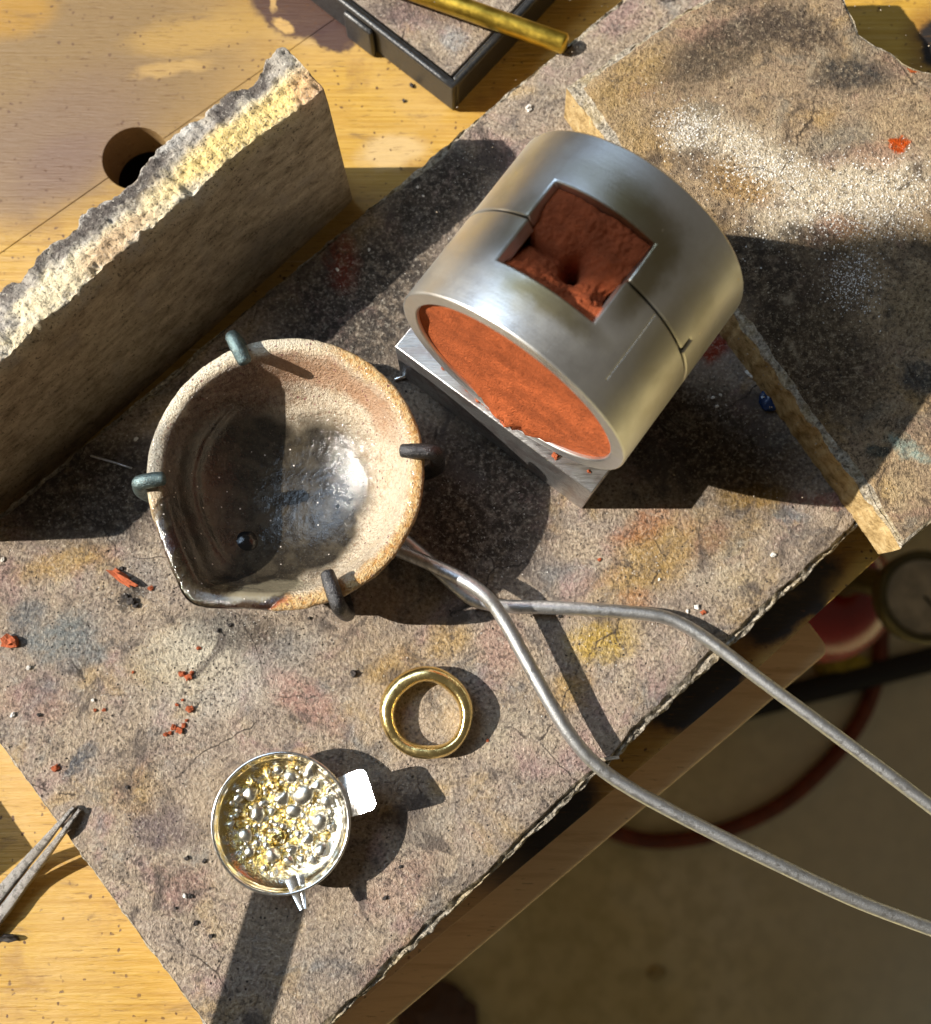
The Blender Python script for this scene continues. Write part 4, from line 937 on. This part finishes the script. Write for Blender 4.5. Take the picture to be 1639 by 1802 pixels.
for lb, gr, spots in (
  ('black grain alone between the crucible and the gold ring', None, ((623, 1185, 13),)),
  ('black grain below the pendant near the left edge of the big board', 'black grains below the pendant', ((336, 1577, 9), (345, 1624, 9), (372, 1647, 9), (310, 1598, 6))),
  ('black grain left of the silver pendant', 'black grains left of the pendant', ((330, 1510, 9), (360, 1515, 8), (224, 1385, 7))),
  ('black grain in the corner between pendant shadow and board edge', 'black grains past the pendant shadow', ((678, 1580, 9), (705, 1525, 7))),
  ('black grain in the sooty patch below the crucible', 'black grains below the crucible', ((405, 1100, 8), (545, 1088, 7), (385, 1110, 9))),
  ('black charred crumb heaped under the long red fragment', 'black crumbs under the red fragment', ((232, 1058, 16), (240, 1066, 12), (222, 1050, 11))),
  ('black grain beside the blue-grey stain near the board edge', None, ((70, 1258, 9),)),
  ('black speck at the upper end of the long red fragment', None, ((215, 1000, 8),)),
  ('black grain between the two tong wires', None, ((985, 1085, 7),))):
    for px, py, s_ in spots: crumb('dark', px, py, s_, ZB, lb, gr)
FL, FG = 'dark chip lying on the yellow wood near the black tray', 'chips on the bench wood'
for px, py, s_ in ((725, 152, 11), (711, 178, 8)): crumb('dark', px, py, s_, 0, FL, FG)
crumb('dark', 14, 1650, 28, 0, 'dark curled chip on the yellow wood below the tweezers', None, 1.5, .5, 0)
bl = crumb_mesh('enamel_lump', m_blue, 3.0, (1, 1, .45), 3, .2); o = bpy.data.objects.new('enamel_lump', bl); o.location = at(1355, 706, ZB)*S; o.scale = (3.1, 3.0, 3.0); link(o); tag(o, 'dark blue enamel lump in the shadow beside the tan board', 'enamel')
o = tube('wire_offcut', [at(160, 802, 15.4), at(195, 812, 15.6), at(232, 824, 15.4)], .30, m_wire, None, 8, 4); tag(o, 'thin stray wire offcut on the dark board left of the crucible', 'wire')
o = tube('wire_offcut', [at(694, 668, 15.5), at(707, 664, 15.8), at(721, 661, 15.5)], .45, m_bright, None, 8, 4); tag(o, 'short silver wire end between crucible and metal block', 'wire')
def sliver(px, py):
    p = at(px, py, 15); o = prism('wood_splinter', [(p.x - 3, p.y - .4), (p.x + 3.2, p.y + .4), (p.x + 3.0, p.y + 1.2), (p.x - 2.8, p.y + .5)], 15.02, 15.7, m_tan_crumb, None, .1); tag(o, 'tan splinter under the wire at the board edge', 'splinter')
sliver(1068, 1338)
# loose powder: real grains, far too many to count
def powder(name, label, mat, spots, n, z, smin, smax, seed, keep=None):
    rg = random.Random(seed); v = []; f = []
    for k in range(n):
        px, py, rx, ry, a = rg.choice(spots); g1, g2 = rg.gauss(0, .5), rg.gauss(0, .5); ca, sa = math.cos(R(a)), math.sin(R(a))
        p = at(px + rx*g1*ca - ry*g2*sa, py - rx*g1*sa - ry*g2*ca, z); r = smin + (smax - smin)*rg.random()**2.2
        if keep and not keep(p): continue
        th = rg.uniform(0, 6.28); b = len(v)
        for q in range(4): aa = th + q*1.57 + rg.uniform(-.4, .4); v.append(p + Vector((math.cos(aa)*r*rg.uniform(.7, 1.1), math.sin(aa)*r*rg.uniform(.7, 1.1), -.03)))
        v.append(p + Vector((rg.uniform(-.4, .4)*r, rg.uniform(-.4, .4)*r, r*rg.uniform(.5, 1.1)))); v.append(p + Vector((rg.uniform(-.5, .5)*r, rg.uniform(-.5, .5)*r, r*rg.uniform(.4, .9))))
        f += [(b, b+1, b+4), (b+1, b+2, b+4), (b+2, b+5, b+4), (b+2, b+3, b+5), (b+3, b, b+5), (b, b+4, b+5), (b, b+3, b+2, b+1)]
    o = mesh_obj(name, v, f, mat, smooth=False); o['kind'] = 'stuff'; tag(o, label, 'powder'); return o
powder('white_powder', 'white flux powder scattered over the tan soldering board', m_white_crumb, [(1210, 225, 50, 40, 0), (1330, 270, 150, 40, -30), (1440, 350, 160, 60, 25), (1560, 340, 110, 60, 20), (1520, 390, 140, 40, 0), (1340, 300, 120, 40, 0), (1500, 490, 50, 60, 0)], 7000, 30.03, .09, .40, 11)
powder('tan_grains', 'fine loose mineral grains over the tan soldering board', m_tan_crumb, [(1300, 200, 400, 300, 0), (1500, 350, 300, 300, 0), (1400, 600, 200, 300, 0)], 1600, 30.03, .08, .4, 12)
on_main = [(400, 1130, 300, 120, 0), (330, 1160, 160, 90, 0), (250, 1040, 90, 60, 0), (480, 1100, 160, 50, 0), (800, 1500, 300, 180, 45), (150, 1150, 180, 160, 0), (1150, 1000, 220, 120, 30), (300, 1420, 240, 220, 0), (1000, 1180, 240, 140, 45), (850, 300, 90, 60, 0), (850, 920, 140, 120, 0)]
mc = [cA, cA + f_d*290, cD + Vector((0.742, 0.670))*292, cD]
def inside_main(p):
    for i in range(4):
        a, b = mc[i], mc[(i+1) % 4]; d = (b - a).normalized()
        if d.x*(p.y - a.y) - d.y*(p.x - a.x) < 3.2: return False
    return True
powder('pale_grit', 'fine pale grit scattered over the big stained soldering board', m_white_crumb, on_main, 1500, 14.98, .06, .30, 13, inside_main)
powder('charred_grit', 'fine black grit scattered over the big stained soldering board', m_dark_crumb, on_main, 2200, 14.98, .07, .40, 14, inside_main)

# ------------------------------------------------------------------ things down on the floor
def under():
    m_red = simple('red_gas_bottle', (0.30, 0.012, 0.006), .25, var=.25, bump=.1, sc=.02, coat=(.4, .1)); m_bez = simple('olive_bezel', (0.13, 0.11, 0.05), .35, .6, sc=.05); m_face = simple('cream_dial', (0.62, 0.56, 0.44), .6, var=.35, sc=.08)
    m_blk = simple('black_rubber', (0.012, 0.010, 0.009), .6, sc=.05); m_hose = simple('dark_red_hose', (0.20, 0.045, 0.015), .5, sc=.05); m_cloth = simple('brown_rag', (0.16, 0.10, 0.08), .9, sc=.05, bump=1.0); m_chip = simple('pale_wood_chip', (0.55, 0.45, 0.22), .8)
    c = at(1478, 1030, -420); root = empty('gas_bottle', (c.x, c.y, -780)); tag(root, 'red gas bottle with dial gauge standing on the floor beyond the bench', 'gas bottle')
    def lathe(name, prof, cen, mat, par, na=48):
        v = []; f = []
        for r, z in prof:
            for k in range(na): a = 2*math.pi*k/na; v.append(Vector(cen) + Vector((r*math.cos(a), r*math.sin(a), z)))
        for i in range(len(prof)-1):
            for k in range(na): f.append((i*na+k, i*na+(k+1) % na, (i+1)*na+(k+1) % na, (i+1)*na+k))
        f.append(tuple(range(na))); f.append(tuple(range((len(prof)-1)*na, len(prof)*na))[::-1])
        return mesh_obj(name, v, f, mat, par, sharp=50)
    lathe('body', [(50, 0), (53, 4), (53, 320), (50, 335), (42, 350), (28, 362), (12, 368)], (0, 0, 0), m_red, root)
    gpos = at(1628, 1050, -345) - Vector((c.x, c.y, -780))
    bez = lathe('gauge', [(24, -14), (28.5, -12), (29.5, 0), (28.5, 2), (24.5, 2), (23.5, -1), (23.0, -1.2)], gpos, m_bez, root)
    fc = lathe('dial_face', [(23.2, -1.1), (23.2, -.8)], gpos, m_face, bez); nd = tube('needle', [gpos + Vector((0, 0, 0)), gpos + Vector((10, -12, 0))], .9, m_blk, bez, 8, 2)
    tube('valve_pipe', [(0, 0, 360), (0, 0, 395), (gpos.x*.5, gpos.y*.5, gpos.z - 18), (gpos.x, gpos.y, gpos.z - 12)], 9, m_bez, root, 14, 6)
    z = -780
    o = tube('black_pipe', [at(1300, 1247, z+13), at(1500, 1196, z+13), at(1720, 1140, z+13), at(1950, 1085, z+13)], 13, m_blk, None, 14, 6); tag(o, 'black rubber pipe lying on the floor beside the gas bottle', 'pipe')
    o = tube('gas_hose', [at(px, py, z+8.5) for px, py in ((980, 1400), (1060, 1455), (1150, 1480), (1260, 1466), (1370, 1418), (1455, 1345), (1515, 1265), (1546, 1180), (1555, 1100), (1600, 1010))], 8, m_hose, None, 12, 8); tag(o, 'dark red rubber hose curling in a loop on the floor', 'hose')
    for px, py, r, mt, lb, nm in ((760, 1775, 30, m_cloth, 'crumpled brown rag on the floor below the bench edge', 'rag'), (1155, 1713, 7, m_chip, 'pale wood chip on the open dark floor', 'wood_chip'), (815, 1792, 12, m_chip, 'pale scrap beside the brown rag on the floor', 'scrap'), (1480, 1178, 22, simple('yellow_cap', (0.45, 0.36, 0.03), .6), 'yellow cap on the floor between gas bottle and black pipe', 'cap')):
        me = crumb_mesh(nm, mt, px*.01, (1.3, 1, .5), 3, .35); o = bpy.data.objects.new(nm, me); p = at(px, py, z); o.location = p*S; o.scale = (r, r, r); link(o); tag(o, lb, nm.replace('_', ' '))
under()

# ------------------------------------------------------------------ unseen things added so that their shadows reach into view
tin = empty('added_tin', (-152, -165, 0)); tag(tin, 'plain steel tin out of view, added to hold up the shadow-casting paddle', 'tin')  # unseen tin, added as a rest for the paddle
tv = []; tf = []; na = 48
for r, zz in ((30, 0.02), (30, 66), (28.8, 66), (28.8, 1.2)):
    for k in range(na): a = 2*math.pi*k/na; tv.append((r*math.cos(a), r*math.sin(a), zz))
for i in range(3):
    for k in range(na): tf.append((i*na+k, i*na+(k+1) % na, (i+1)*na+(k+1) % na, (i+1)*na+k))
tf.append(tuple(range(na))[::-1]); tf.append(tuple(range(3*na, 4*na)))
mesh_obj('added_can', tv, tf, m_wire, tin, sharp=40)
cb = box('added_dark_block', (-152.5, -45), e1, e2, 16, 9.5, .02, 16, m_dark_crumb, None, .8); tag(cb, 'unseen charcoal block added to cast a shadow by the tweezers', 'charcoal block')  # unseen block, added for the shadow beside the tweezers

bulb = empty('added_shade_bulb', (-1000, 96, 867)); tag(bulb, 'unseen bulb on a cord, added to shade the casting ring', 'bulb')  # unseen bulb, added only to shade the ring top and its pocket
bv = []; bf = []; prof = [(0.5, -24), (9, -22.5), (17, -17), (22, -8), (23.5, 1), (21, 11), (15, 20), (11, 28), (10.5, 46), (3, 50)]
for r, zz in prof:
    for k in range(32): a = 2*math.pi*k/32; bv.append((r*math.cos(a), r*math.sin(a), zz))
for i in range(len(prof) - 1):
    for k in range(32): bf.append((i*32+k, i*32+(k+1) % 32, (i+1)*32+(k+1) % 32, (i+1)*32+k))
bf.append(tuple(range(32))[::-1]); bf.append(tuple(range(32*(len(prof)-1), 32*len(prof))))
mesh_obj('added_bulb_glass', bv, bf, m_white_crumb, bulb, sharp=60); tube('added_bulb_cord', [(0, 0, 49), (0, 0, 500), (0, 0, 1400)], 1.6, m_tray, bulb, 8, 2)
q0 = at(497, 1556, 15); q1 = at(425, 1790, 15); dv = (q1 - q0).to_2d().normalized(); q0 = q0.to_2d() - Vector(((68.5 - 15)/math.tan(SUN_EL), 0))
st = box('added_shadow_paddle', q0 + dv*82, dv, Vector((-dv.y, dv.x)), 80, 4.6, 66.05, 71.5, m_rail, None, 1.5); tag(st, 'flat wooden paddle out of view, added to cast the shadow bar by the pendant', 'paddle')  # unseen paddle, added for the dark shadow bar below the pendant
scene.render.engine = 'CYCLES'
scene.cycles.max_bounces = 6; scene.cycles.diffuse_bounces = 3; scene.cycles.glossy_bounces = 4
